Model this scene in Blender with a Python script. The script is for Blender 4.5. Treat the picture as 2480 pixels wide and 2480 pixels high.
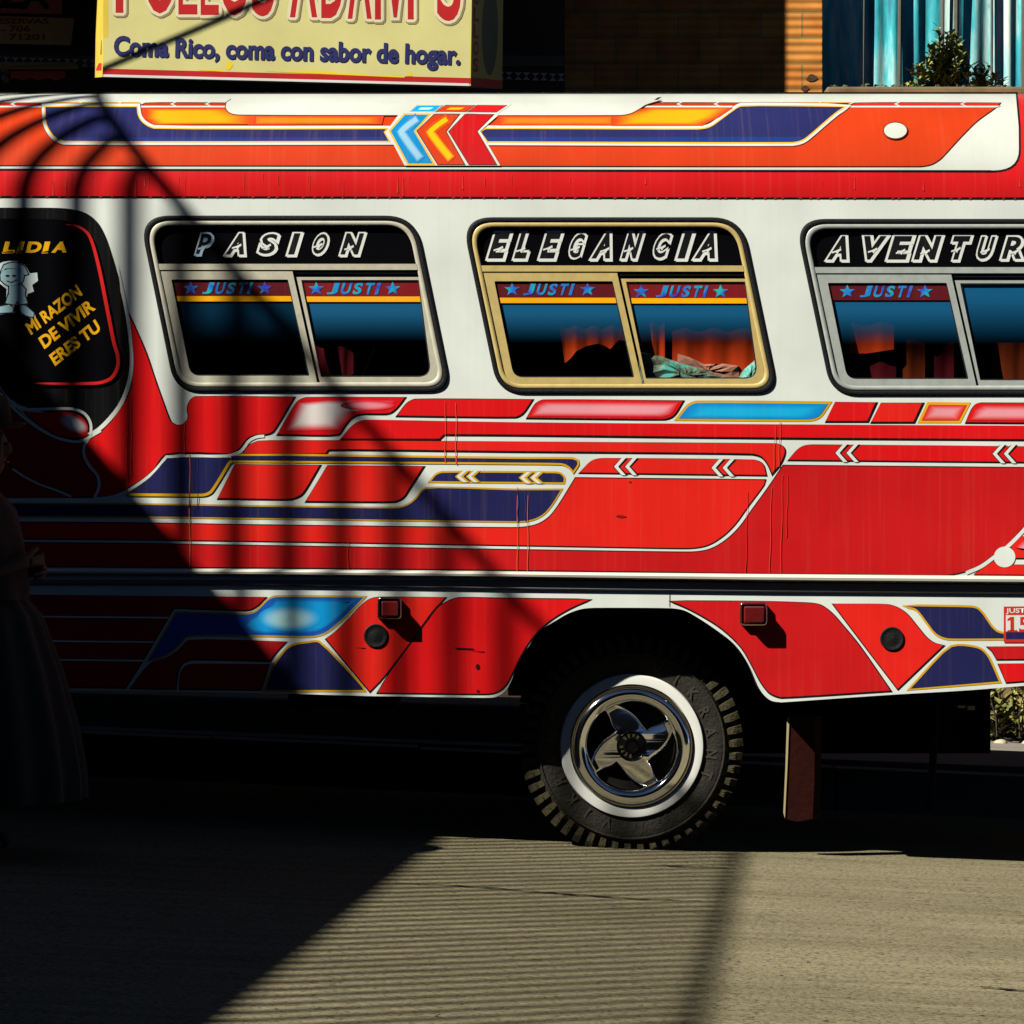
import bpy, bmesh, math, random
from mathutils import Vector, Matrix, geometry, noise
random.seed(7)
for o in list(bpy.data.objects):
    bpy.data.objects.remove(o)
SC = bpy.context.scene
COL = SC.collection

# ------------------------------------------------------------------ camera, sky, sun, exposure
D = 12.0            # camera to bus side, metres
S = 0.0015          # metres per photo pixel on the bus side
CH = 1.242          # camera height
cd = bpy.data.cameras.new('camera')
cam = bpy.data.objects.new('camera', cd)
COL.objects.link(cam)
cam.location = (0, -D, CH)
cam.rotation_euler = (math.radians(90), 0, 0)
cd.sensor_width = 36
cd.lens = 36 * D / (2480 * S)
cd.clip_end = 400
SC.camera = cam

SUN = Vector((1.0, 0.63, -1.1075)).normalized()      # the way the light travels
w = bpy.data.worlds.new("World")
SC.world = w
w.use_nodes = True
nt = w.node_tree
sky = nt.nodes.new('ShaderNodeTexSky')
sky.sky_type = 'NISHITA'
sky.sun_disc = False
sky.sun_elevation = math.asin(-SUN.z)
sky.sun_rotation = math.atan2(-SUN.x, -SUN.y)
sky.altitude = 3600
sky.air_density = 0.3
sky.dust_density = 0.05
nt.links.new(sky.outputs[0], nt.nodes['Background'].inputs[0])
nt.nodes['Background'].inputs[1].default_value = 0.055

sd = bpy.data.lights.new('sun', 'SUN')
sd.energy = 5.0
sd.angle = math.radians(0.53)
sd.color = (1.0, 0.965, 0.88)
sun = bpy.data.objects.new('sun', sd)
COL.objects.link(sun)
sun.rotation_euler = SUN.to_track_quat('-Z', 'Y').to_euler()
sun.location = (-10, -10, 14)

SC.view_settings.view_transform = 'Standard'
SC.view_settings.look = 'None'
SC.view_settings.exposure = 0.80
SC.view_settings.gamma = 1.0
SC.cycles.max_bounces = 6
SC.cycles.diffuse_bounces = 0
SC.cycles.transparent_max_bounces = 16

# ------------------------------------------------------------------ helpers
def W(px, py, y=0.0):
    """photo pixel -> the point where its ray meets the plane at depth y"""
    k = S * (D + y) / D
    return Vector(((px - 1240) * k, y, CH + (1240 - py) * k))

def KY(y):
    return S * (D + y) / D

def ground(x):
    return -0.045 * (x - 0.435)

def tag(o, label=None, cat=None, group=None, kind=None):
    if label: o['label'] = label
    if cat: o['category'] = cat
    if group: o['group'] = group
    if kind: o['kind'] = kind
    return o

def empty(name, loc=(0, 0, 0)):
    o = bpy.data.objects.new(name, None)
    o.location = loc
    o.empty_display_size = 0.1
    COL.objects.link(o)
    return o

def link(name, me, mat=None, parent=None, smooth=False):
    o = bpy.data.objects.new(name, me)
    COL.objects.link(o)
    if mat is not None:
        for m in (mat if isinstance(mat, (list, tuple)) else [mat]):
            me.materials.append(m)
    if parent is not None:
        o.parent = parent
        if parent.type == 'EMPTY' or True:
            o.matrix_parent_inverse = Matrix.Translation(-world_loc(parent))
    if smooth:
        me.polygons.foreach_set('use_smooth', [True] * len(me.polygons))
    return o

def world_loc(o):
    v = Vector(o.location)
    p = o.parent
    if p is not None:
        # children keep world coordinates through their parent inverse: their own location is zero
        v = Vector((0, 0, 0))
    return v

def pym(name, vs, fs, mat=None, parent=None, smooth=False):
    me = bpy.data.meshes.new(name)
    me.from_pydata([tuple(v) for v in vs], [], fs)
    me.validate()
    me.update()
    return link(name, me, mat, parent, smooth)

class MB:
    """collects plain shapes into one mesh"""
    def __init__(s):
        s.v = []; s.f = []
    def add(s, vs, fs):
        n = len(s.v)
        s.v += [tuple(v) for v in vs]
        s.f += [tuple(i + n for i in f) for f in fs]
    def box(s, x0, x1, y0, y1, z0, z1, rz=0.0, tilt=None):
        vs = [Vector((x, y, z)) for z in (z0, z1) for y in (y0, y1) for x in (x0, x1)]
        if rz:
            c = Vector(((x0 + x1) / 2, (y0 + y1) / 2, (z0 + z1) / 2))
            m = Matrix.Rotation(rz, 3, 'Z')
            vs = [m @ (v - c) + c for v in vs]
        if tilt:
            for v in vs: v.z += tilt(v.x)
        s.add(vs, [(0, 2, 3, 1), (4, 5, 7, 6), (0, 1, 5, 4), (2, 6, 7, 3), (0, 4, 6, 2), (1, 3, 7, 5)])
    def tube(s, pts, r, n=8, caps=True):
        pts = [Vector(p) for p in pts]
        rs = r if isinstance(r, (list, tuple)) else [r] * len(pts)
        base = len(s.v)
        up = Vector((0.3, 0.2, 1)).normalized()
        for i, p in enumerate(pts):
            t = (pts[min(i + 1, len(pts) - 1)] - pts[max(i - 1, 0)]).normalized()
            a = t.cross(up)
            if a.length < 1e-3: a = t.cross(Vector((1, 0, 0)))
            a.normalize(); b = t.cross(a)
            for k in range(n):
                q = 2 * math.pi * k / n
                s.v.append(tuple(p + (a * math.cos(q) + b * math.sin(q)) * rs[i]))
        for i in range(len(pts) - 1):
            for k in range(n):
                k2 = (k + 1) % n
                s.f.append((base + i * n + k, base + i * n + k2, base + (i + 1) * n + k2, base + (i + 1) * n + k))
        if caps:
            s.f.append(tuple(base + k for k in range(n)))
            e = base + (len(pts) - 1) * n
            s.f.append(tuple(e + k for k in reversed(range(n))))
    def lathe(s, prof, c, n=96, axis='y'):
        """prof: (radius, offset along the axis)"""
        c = Vector(c); base = len(s.v); m = len(prof)
        for k in range(n):
            q = 2 * math.pi * k / n
            for r, h in prof:
                if axis == 'y': s.v.append((c.x + r * math.cos(q), c.y + h, c.z + r * math.sin(q)))
                else: s.v.append((c.x + r * math.cos(q), c.y + r * math.sin(q), c.z + h))
        for k in range(n):
            k2 = (k + 1) % n
            for j in range(m - 1):
                s.f.append((base + k * m + j, base + k2 * m + j, base + k2 * m + j + 1, base + k * m + j + 1))
    def build(s, name, mat, parent=None, smooth=False, bevel=0.0):
        o = pym(name, s.v, s.f, mat, parent, smooth)
        bm = bmesh.new(); bm.from_mesh(o.data)
        bmesh.ops.recalc_face_normals(bm, faces=bm.faces)
        if bevel:
            es = [e for e in bm.edges if len(e.link_faces) == 2 and e.calc_face_angle(0) > 0.6]
            bmesh.ops.bevel(bm, geom=es, offset=bevel, segments=2, profile=0.6, affect='EDGES')
        bm.to_mesh(o.data); bm.free()
        if smooth:
            o.data.polygons.foreach_set('use_smooth', [True] * len(o.data.polygons))
            try: o.data.set_sharp_from_angle(angle=math.radians(38))
            except Exception: pass
        return o

# ------------------------------------------------------------------ materials
def lin(r, g, b):
    f = lambda c: c / 12.92 if c <= 0.04045 else ((c + 0.055) / 1.055) ** 2.4
    return (f(r / 255), f(g / 255), f(b / 255))

def newmat(name):
    m = bpy.data.materials.new(name)
    m.use_nodes = True
    return m, m.node_tree, m.node_tree.nodes['Principled BSDF']

def N(t, kind, **kw):
    n = t.nodes.new(kind)
    for k, v in kw.items():
        setattr(n, k, v)
    return n

def plain(name, col, rough=0.5, metal=0.0, var=0.18, scale=9.0, bump=0.0, bscale=60.0, spec=0.5, stretch=(1, 1, 1)):
    """a surface with cloudy wear in its colour and fine relief"""
    m, t, p = newmat(name)
    tc = N(t, 'ShaderNodeTexCoord')
    mp = N(t, 'ShaderNodeMapping'); mp.inputs['Scale'].default_value = stretch
    t.links.new(tc.outputs['Object'], mp.inputs[0])
    no = N(t, 'ShaderNodeTexNoise'); no.inputs['Scale'].default_value = scale
    no.inputs['Detail'].default_value = 6; no.inputs['Roughness'].default_value = 0.65
    t.links.new(mp.outputs[0], no.inputs['Vector'])
    mx = N(t, 'ShaderNodeMix', data_type='RGBA')
    mx.inputs[6].default_value = (*[c * (1 - var) for c in col], 1)
    mx.inputs[7].default_value = (*[min(1, c * (1 + var)) for c in col], 1)
    t.links.new(no.outputs[0], mx.inputs[0])
    t.links.new(mx.outputs[2], p.inputs['Base Color'])
    p.inputs['Roughness'].default_value = rough
    p.inputs['Metallic'].default_value = metal
    p.inputs['Specular IOR Level'].default_value = spec
    if bump:
        n2 = N(t, 'ShaderNodeTexNoise'); n2.inputs['Scale'].default_value = bscale; n2.inputs['Detail'].default_value = 5
        t.links.new(mp.outputs[0], n2.inputs['Vector'])
        b = N(t, 'ShaderNodeBump'); b.inputs['Strength'].default_value = bump; b.inputs['Distance'].default_value = 0.01
        t.links.new(n2.outputs[0], b.inputs['Height'])
        t.links.new(b.outputs[0], p.inputs['Normal'])
    return m

def paint_mat(name, attr='livery', rough=0.3, streak=0.09, spec=0.25, coat=0.0):
    """painted sheet metal: colour from the painted design, rain streaks and dust over it"""
    m, t, p = newmat(name)
    at = N(t, 'ShaderNodeVertexColor'); at.layer_name = attr
    tc = N(t, 'ShaderNodeTexCoord')
    mp = N(t, 'ShaderNodeMapping'); mp.inputs['Scale'].default_value = (55, 1.0, 1.3)
    t.links.new(tc.outputs['Object'], mp.inputs[0])
    no = N(t, 'ShaderNodeTexNoise'); no.inputs['Scale'].default_value = 1.0
    no.inputs['Detail'].default_value = 5; no.inputs['Roughness'].default_value = 0.6
    t.links.new(mp.outputs[0], no.inputs['Vector'])
    rp = N(t, 'ShaderNodeValToRGB')
    rp.color_ramp.elements[0].position = 0.52; rp.color_ramp.elements[1].position = 0.80
    t.links.new(no.outputs[0], rp.inputs[0])
    n2 = N(t, 'ShaderNodeTexNoise'); n2.inputs['Scale'].default_value = 1.7; n2.inputs['Detail'].default_value = 4
    t.links.new(tc.outputs['Object'], n2.inputs['Vector'])
    mu = N(t, 'ShaderNodeMath', operation='MULTIPLY')
    t.links.new(rp.outputs[0], mu.inputs[0]); t.links.new(n2.outputs[0], mu.inputs[1])
    m3 = N(t, 'ShaderNodeMath', operation='MULTIPLY'); m3.inputs[1].default_value = streak * 2
    t.links.new(mu.outputs[0], m3.inputs[0])
    mx = N(t, 'ShaderNodeMix', data_type='RGBA')
    mx.inputs[7].default_value = (0.40, 0.24, 0.12, 1)
    t.links.new(m3.outputs[0], mx.inputs[0]); t.links.new(at.outputs[0], mx.inputs[6])
    # faded, chalky clouds
    n4 = N(t, 'ShaderNodeTexNoise'); n4.inputs['Scale'].default_value = 3.2; n4.inputs['Detail'].default_value = 7
    t.links.new(tc.outputs['Object'], n4.inputs['Vector'])
    mr = N(t, 'ShaderNodeMapRange'); mr.inputs[1].default_value = 0.3; mr.inputs[2].default_value = 0.75
    mr.inputs[3].default_value = 0.88; mr.inputs[4].default_value = 1.08
    t.links.new(n4.outputs[0], mr.inputs[0])
    vm = N(t, 'ShaderNodeVectorMath', operation='SCALE')
    t.links.new(mx.outputs[2], vm.inputs[0]); t.links.new(mr.outputs[0], vm.inputs['Scale'])
    t.links.new(vm.outputs[0], p.inputs['Base Color'])
    r2 = N(t, 'ShaderNodeMapRange'); r2.inputs[3].default_value = rough - 0.06; r2.inputs[4].default_value = rough + 0.12
    t.links.new(n4.outputs[0], r2.inputs[0]); t.links.new(r2.outputs[0], p.inputs['Roughness'])
    p.inputs['Specular IOR Level'].default_value = spec
    n5 = N(t, 'ShaderNodeTexNoise'); n5.inputs['Scale'].default_value = 2.2; n5.inputs['Detail'].default_value = 2
    t.links.new(tc.outputs['Object'], n5.inputs['Vector'])
    b = N(t, 'ShaderNodeBump'); b.inputs['Strength'].default_value = 0.12; b.inputs['Distance'].default_value = 0.02
    t.links.new(n5.outputs[0], b.inputs['Height']); t.links.new(b.outputs[0], p.inputs['Normal'])
    return m

M = {}
M['bus_paint'] = paint_mat('bus_paint')
M['decal'] = paint_mat('decal', rough=0.4, streak=0.05)
M['sign_print'] = paint_mat('sign_print', rough=0.55, streak=0.05)
M['alu_pale'] = plain('anodised_aluminium', (0.53, 0.50, 0.38), 0.45, 0.12, 0.32, 24)
M['alu_gold'] = plain('gold_anodised_aluminium', (0.57, 0.43, 0.155), 0.45, 0.12, 0.28, 24)
M['alu_grey'] = plain('grey_aluminium', (0.39, 0.42, 0.38), 0.45, 0.12, 0.32, 24)
M['moulding'] = plain('moulding_metal', (0.66, 0.63, 0.52), 0.4, 0.1, 0.2, 7, stretch=(1, 1, 20))
M['rubber'] = plain('black_rubber', (0.011, 0.011, 0.012), 0.55, 0, 0.3, 40, 0.3, 150, 0.12)
M['tyre'] = plain('dusty_tyre', (0.019, 0.017, 0.011), 0.8, 0, 0.8, 11, 0.4, 90, 0.3)
M['tread'] = plain('dusty_lit_tread', (0.060, 0.050, 0.024), 0.85, 0, 0.7, 22, 0.4, 90, 0.2)  # dust, plus light caught by the blocks put into the colour
M['whitewall'] = plain('whitewall_rubber', (0.78, 0.78, 0.70), 0.5, 0, 0.08, 18)
M['chrome'] = plain('chrome', (0.95, 0.95, 0.94), 0.08, 1.0, 0.12, 6)
M['chrome_dull'] = plain('dull_chrome', (0.48, 0.46, 0.38), 0.22, 1.0, 0.25, 10)
M['black_gloss'] = plain('black_gloss', (0.003, 0.003, 0.004), 0.15, 0, 0.2, 8, spec=0.22)
M['black_matt'] = plain('black_underbody', (0.010, 0.009, 0.008), 0.9, 0, 0.5, 6, 0.2, 30, 0.1)
M['red_lens'] = plain('red_lens', (0.11, 0.008, 0.008), 0.12, 0, 0.3, 50)
M['mudflap'] = plain('brown_rubber', (0.022, 0.0035, 0.002), 0.7, 0, 0.5, 14, 0.3, 40, 0.08)
M['bus_inside'] = plain('bus_lining', (0.10, 0.020, 0.016), 0.8, 0, 0.3, 5)
M['seat'] = plain('seat_cloth', (0.09, 0.010, 0.014), 0.85, 0, 0.35, 12, 0.3, 90)
M['seat_dark'] = plain('dark_seat_cloth', (0.03, 0.006, 0.008), 0.85, 0, 0.35, 12, 0.3, 90)

def red_sheet_mat():
    m, t, p = newmat('sunlit_wall_red')
    tc = N(t, 'ShaderNodeTexCoord')
    no = N(t, 'ShaderNodeTexNoise'); no.inputs['Scale'].default_value = 7; no.inputs['Detail'].default_value = 5
    t.links.new(tc.outputs['Object'], no.inputs['Vector'])
    mx = N(t, 'ShaderNodeMix', data_type='RGBA')
    mx.inputs[6].default_value = (0.50, 0.022, 0.010, 1); mx.inputs[7].default_value = (0.74, 0.085, 0.012, 1)
    t.links.new(no.outputs[0], mx.inputs[0]); t.links.new(mx.outputs[2], p.inputs['Base Color'])
    p.inputs['Roughness'].default_value = 0.9; p.inputs['Specular IOR Level'].default_value = 0.03
    return m
M['red_sheet'] = red_sheet_mat()  # red standing in for a sunlit wall seen through the far windows
M['maroon'] = plain('maroon_cloth', (0.085, 0.006, 0.010), 0.9, 0, 0.4, 10, spec=0.03)
M['rust_cloth'] = plain('rust_cloth', (0.14, 0.022, 0.006), 0.9, 0, 0.4, 10, spec=0.03)

def glass_mat():
    m, t, p = newmat('window_glass')
    t.nodes.remove(p)
    out = t.nodes['Material Output']
    tr = N(t, 'ShaderNodeBsdfTransparent'); tr.inputs[0].default_value = (0.90, 0.93, 0.92, 1)
    gl = N(t, 'ShaderNodeBsdfGlossy'); gl.inputs['Roughness'].default_value = 0.03
    lw = N(t, 'ShaderNodeLayerWeight'); lw.inputs[0].default_value = 0.25
    mr = N(t, 'ShaderNodeMapRange'); mr.inputs[3].default_value = 0.045; mr.inputs[4].default_value = 0.6
    tc = N(t, 'ShaderNodeTexCoord')
    no = N(t, 'ShaderNodeTexNoise'); no.inputs['Scale'].default_value = 5
    t.links.new(tc.outputs['Object'], no.inputs['Vector'])
    b = N(t, 'ShaderNodeBump'); b.inputs['Strength'].default_value = 0.02
    t.links.new(no.outputs[0], b.inputs['Height']); t.links.new(b.outputs[0], gl.inputs['Normal'])
    t.links.new(lw.outputs['Facing'], mr.inputs[0])
    ms = N(t, 'ShaderNodeMixShader')
    t.links.new(mr.outputs[0], ms.inputs[0]); t.links.new(tr.outputs[0], ms.inputs[1]); t.links.new(gl.outputs[0], ms.inputs[2])
    t.links.new(ms.outputs[0], out.inputs[0])
    return m
M['glass'] = glass_mat()

def film_mat(name, col):
    """tinted sun strip: dense at its top edge and clear at its bottom edge (density printed along the strip's height)"""
    m, t, p = newmat(name)
    out = t.nodes['Material Output']
    at = N(t, 'ShaderNodeVertexColor'); at.layer_name = 'livery'
    tr = N(t, 'ShaderNodeBsdfTransparent')
    p.inputs['Base Color'].default_value = (*col, 1)
    p.inputs['Roughness'].default_value = 0.5
    ms = N(t, 'ShaderNodeMixShader')
    sp = N(t, 'ShaderNodeSeparateColor'); t.links.new(at.outputs[0], sp.inputs[0])
    t.links.new(sp.outputs[0], ms.inputs[0]); t.links.new(tr.outputs[0], ms.inputs[1]); t.links.new(p.outputs[0], ms.inputs[2])
    t.links.new(ms.outputs[0], out.inputs[0])
    return m
M['film'] = film_mat('blue_sun_strip', (0.004, 0.155, 0.36))

def hologram_mat():
    m, t, p = newmat('hologram_foil')
    tc = N(t, 'ShaderNodeTexCoord')
    wv = N(t, 'ShaderNodeTexNoise'); wv.inputs['Scale'].default_value = 22
    t.links.new(tc.outputs['Object'], wv.inputs['Vector'])
    rp = N(t, 'ShaderNodeValToRGB')
    e = rp.color_ramp.elements
    e[0].position = 0.35; e[0].color = (0.05, 0.06, 0.55, 1); e[1].position = 0.68; e[1].color = (0.02, 0.55, 0.50, 1)
    x = e.new(0.5); x.color = (0.02, 0.26, 0.75, 1)
    t.links.new(wv.outputs[0], rp.inputs[0]); t.links.new(rp.outputs[0], p.inputs['Base Color'])
    p.inputs['Roughness'].default_value = 0.35; p.inputs['Metallic'].default_value = 0.2
    return m
M['hologram'] = hologram_mat()

# ------------------------------------------------------------------ flat design tools (all in photo pixels of the bus side)
def area(p):
    return 0.5 * sum(p[i][0] * p[(i + 1) % len(p)][1] - p[(i + 1) % len(p)][0] * p[i][1] for i in range(len(p)))

def fillet(pts, r=None, seg=7):
    """round the corners; points are (x, y) or (x, y, r)"""
    out = []; n = len(pts)
    for i in range(n):
        p = Vector(pts[i][:2]); rr = pts[i][2] if len(pts[i]) > 2 else (r or 0)
        if rr <= 0: out.append(tuple(p)); continue
        a = Vector(pts[i - 1][:2]); b = Vector(pts[(i + 1) % n][:2])
        da = a - p; db = b - p
        ra = min(rr, da.length * 0.49); rb = min(rr, db.length * 0.49)
        A = p + da.normalized() * ra; B = p + db.normalized() * rb
        for k in range(seg + 1):
            u = k / seg
            q = A * (1 - u) ** 2 + p * 2 * u * (1 - u) + B * u * u
            out.append(tuple(q))
    return out

def sm(pts, ang=48, seg=4, closed=True):
    """smooth a traced outline, keeping its real corners"""
    P = [Vector(p[:2]) for p in pts]; n = len(P); out = []
    def tang(i):
        if not closed and (i == 0 or i == n - 1): return None
        a = (P[i] - P[i - 1]); b = (P[(i + 1) % n] - P[i])
        if a.length < 1e-6 or b.length < 1e-6: return None
        if a.angle(b) > math.radians(ang): return None
        a.normalize(); b.normalize()
        return (a + b).normalized()
    T = [tang(i) for i in range(n)]
    L = [(P[(i + 1) % n] - P[i]).length for i in range(n)]
    for i in range(n if closed else n - 1):
        j = (i + 1) % n
        d = L[i]
        ha = min(d, L[i - 1] * 1.3) / 3; hb = min(d, L[j] * 1.3) / 3
        ch = (P[j] - P[i]) / max(d, 1e-6)
        ta = T[i] if T[i] is not None else ch; tb = T[j] if T[j] is not None else ch
        c1 = P[i] + ta * ha; c2 = P[j] - tb * hb
        straight = T[i] is None and T[j] is None
        for k in range(1 if straight else seg):
            u = k / seg
            out.append(tuple(P[i] * (1 - u) ** 3 + c1 * 3 * u * (1 - u) ** 2 + c2 * 3 * u * u * (1 - u) + P[j] * u ** 3))
    if not closed: out.append(tuple(P[-1]))
    return out

def grow(p, d, sx=0, sy=0):
    """move an outline outwards by d"""
    n = len(p); sgn = 1 if area(p) > 0 else -1
    out = []
    for i in range(n):
        a = Vector(p[i]) - Vector(p[i - 1]); b = Vector(p[(i + 1) % n]) - Vector(p[i])
        if a.length < 1e-6: a = b
        if b.length < 1e-6: b = a
        if a.length < 1e-6: out.append(p[i]); continue
        a.normalize(); b.normalize()
        na = Vector((a.y, -a.x)) * sgn; nb = Vector((b.y, -b.x)) * sgn
        m = na + nb
        if m.length < 0.2: m = na
        m.normalize()
        k = d / max(0.45, m.dot(na))
        out.append((p[i][0] + m.x * k + sx, p[i][1] + m.y * k + sy))
    return out

def ribbon(pts, wd, closed=False):
    P = [Vector(p[:2]) for p in pts]; l = []; r = []
    n = len(P)
    for i in range(n):
        a = P[i] - P[max(i - 1, 0)]; b = P[min(i + 1, n - 1)] - P[i]
        t = (a.normalized() if a.length > 0 else Vector((0, 0))) + (b.normalized() if b.length > 0 else Vector((0, 0)))
        t.normalize(); nn = Vector((t.y, -t.x))
        hw = wd[i] / 2 if isinstance(wd, (list, tuple)) else wd / 2
        l.append(tuple(P[i] + nn * hw)); r.append(tuple(P[i] - nn * hw))
    return l + r[::-1]

def oval(cx, cy, rx, ry, n=40, rot=0.0):
    c, s_ = math.cos(rot), math.sin(rot)
    o = []
    for k in range(n):
        q = 2 * math.pi * k / n
        x, y = rx * math.cos(q), ry * math.sin(q)
        o.append((cx + x * c - y * s_, cy + x * s_ + y * c))
    return o

_tx = {}
def text_geo(body, bold=0.0):
    """letters as triangles in font units, base line at 0"""
    key = (body, bold)
    if key in _tx: return _tx[key]
    c = bpy.data.curves.new('t', 'FONT'); c.body = body; c.offset = bold; c.resolution_u = 4
    o = bpy.data.objects.new('t', c); COL.objects.link(o)
    dg = bpy.context.evaluated_depsgraph_get(); dg.update()
    me = bpy.data.meshes.new_from_object(o.evaluated_get(dg))
    me.calc_loop_triangles()
    vs = [(v.co.x, v.co.y) for v in me.vertices]
    ts = [tuple(t.vertices) for t in me.loop_triangles]
    bpy.data.objects.remove(o); bpy.data.curves.remove(c); bpy.data.meshes.remove(me)
    _tx[key] = (vs, ts)
    return _tx[key]

class Layers:
    """thin coats of paint, each a fraction of a millimetre above the last"""
    STEP = 0.00045
    def __init__(s):
        s.t = []; s.n = 0
    def tri(s, pts, cols, off):
        s.t.append((pts, cols, off))
    def poly(s, pts, col, off=None, holes=()):
        if off is None: s.n += 1; off = s.n
        loops = [[Vector((x, y, 0)) for x, y in pts]] + [[Vector((x, y, 0)) for x, y in h] for h in holes]
        flat = [v for l in loops for v in l]
        for a, b, c in geometry.tessellate_polygon(loops):
            s.t.append((((flat[a].x, flat[a].y), (flat[b].x, flat[b].y), (flat[c].x, flat[c].y)), (col,) * 3, off))
        return off
    def panel(s, pts, fill, edge=(0.006, 0.005, 0.006), ew=2.6, sx=0.8, sy=1.4, white=0, off=None, gold=0, goldc=None):
        o = s.n + 1 if off is None else off
        if white: s.poly(grow(pts, white + gold + ew * 0.7), edge, o); s.poly(grow(pts, white + gold), WHITE, o + 0.6)
        if gold: s.poly(grow(pts, gold), goldc or GOLD, o + 1.2)
        elif ew: s.poly(grow(pts, ew, sx, sy), edge, o + 1.2)
        s.poly(pts, fill, o + 1.8)
        s.n = max(s.n, math.ceil(o + 1.8))
    def letter(s, ch, box, col, shear, bold, off, dx=0, dy=0, scale=1.0):
        """one sheared letter; 'bold' fattens it without moving its skeleton"""
        v0, _ = text_geo(ch, 0.0); vs, ts = text_geo(ch, bold)
        x0, x1 = min(v[0] for v in v0), max(v[0] for v in v0); y0, y1 = min(v[1] for v in v0), max(v[1] for v in v0)
        bx0, bt, bx1, bb = box; sh = shear * (bb - bt)
        q = []
        for x, y in vs:
            u = (x - x0) / (x1 - x0); v = (y - y0) / (y1 - y0)
            q.append((bx0 + u * (bx1 - bx0 - sh) + v * sh + dx, bb - v * (bb - bt) + dy))
        for a, b, c in ts: s.t.append(((q[a], q[b], q[c]), (col,) * 3, off))
    def stroke(s, pts, wd, col, off=None):
        return s.poly(ribbon(pts, wd), col, off)
    def blob(s, rings, off=None):
        """airbrushed spot: rings = [(outline, colour)] from outside in, same point counts"""
        if off is None: s.n += 1; off = s.n
        n = len(rings[0][0])
        for (A, ca), (B, cb) in zip(rings, rings[1:]):
            for i in range(n):
                j = (i + 1) % n
                s.t.append(((A[i], A[j], B[j]), (ca, ca, cb), off)); s.t.append(((A[i], B[j], B[i]), (ca, cb, cb), off))
        L_, cl = rings[-1]
        s.poly(L_, cl, off)
    def soft(s, pts, c0, c1, depth, steps=6, off=None):
        """colour runs from c0 at the outline to c1 at 'depth' inside it"""
        if off is None: s.n += 1; off = s.n
        for k in range(1, steps + 1):
            u = k / steps; u2 = u * u * (3 - 2 * u)
            s.poly(grow(pts, -depth * u), tuple(a + (b - a) * u2 for a, b in zip(c0, c1)), off + 0.08 * k)
    def text(s, body, box, col, shear=0.0, bold=0.0, off=None, rot=None):
        """letters stretched to box = (x0, top, x1, bottom)"""
        if off is None: s.n += 1; off = s.n
        vs, ts = text_geo(body, bold)
        xs = [v[0] for v in vs]; ys = [v[1] for v in vs]
        x0, x1, y0, y1 = min(xs), max(xs), min(ys), max(ys)
        bx0, bt, bx1, bb = box
        sh = shear * (bb - bt)
        q = []
        for x, y in vs:
            u = (x - x0) / (x1 - x0); v = (y - y0) / (y1 - y0)
            X = bx0 + u * (bx1 - bx0 - sh) + v * sh; Y = bb - v * (bb - bt)
            if rot:
                cx, cy, a = rot
                dx, dy = X - cx, Y - cy
                X = cx + dx * math.cos(a) - dy * math.sin(a); Y = cy + dx * math.sin(a) + dy * math.cos(a)
            q.append((X, Y))
        for a, b, c in ts:
            s.t.append(((q[a], q[b], q[c]), (col,) * 3, off))
    def build(s, name, surf, mat, parent=None, bands=None, extra=None):
        vs = []; fs = []; cs = []
        index = {}
        def vert(p, off):
            k = (round(p[0], 3), round(p[1], 3), round(off, 3))
            if k not in index:
                index[k] = len(vs); vs.append(surf(p[0], p[1], off * s.STEP))
            return index[k]
        for pts, cols, off in s.t:
            polys = [list(zip(pts, cols))]
            if bands:
                ylo = min(p[1] for p in pts); yhi = max(p[1] for p in pts)
                cuts = [b for b in bands if ylo + 1e-3 < b < yhi - 1e-3]
                if cuts:
                    rest = polys[0]; polys = []
                    for b in cuts:
                        lo, hi = [], []
                        for i in range(len(rest)):
                            (p, c), (q, d) = rest[i], rest[(i + 1) % len(rest)]
                            if p[1] <= b: lo.append((p, c))
                            if p[1] >= b: hi.append((p, c))
                            if (p[1] - b) * (q[1] - b) < 0:
                                u = (b - p[1]) / (q[1] - p[1])
                                x = ((p[0] + (q[0] - p[0]) * u, b), tuple(e + (f - e) * u for e, f in zip(c, d)))
                                lo.append(x); hi.append(x)
                        if len(lo) > 2: polys.append(lo)
                        rest = hi
                    if len(rest) > 2: polys.append(rest)
            for pl in polys:
                ids = [vert(p, off) for p, c in pl]
                if len(set(ids)) < 3: continue
                seen = []; cc = []
                for i, (p, c) in zip(ids, pl):
                    if i not in seen: seen.append(i); cc.append(c)
                a = sum(pl[i][0][0] * pl[(i + 1) % len(pl)][0][1] - pl[(i + 1) % len(pl)][0][0] * pl[i][0][1] for i in range(len(pl)))
                if a > 0: seen = seen[::-1]; cc = cc[::-1]     # face the street
                fs.append(seen); cs.append(cc)
        if extra:
            for ev, ef, ec in extra:
                n0 = len(vs); vs += [Vector(v) for v in ev]
                for f in ef: fs.append([i + n0 for i in f]); cs.append([ec] * len(f))
        me = bpy.data.meshes.new(name)
        me.from_pydata([tuple(v) for v in vs], [], fs)
        ca = me.color_attributes.new('livery', 'FLOAT_COLOR', 'CORNER')
        buf = []
        for p, cc in zip(me.polygons, cs):
            for c in cc: buf += [c[0], c[1], c[2], 1.0]
        ca.data.foreach_set('color', buf)
        me.update()
        return link(name, me, mat, parent)

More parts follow.
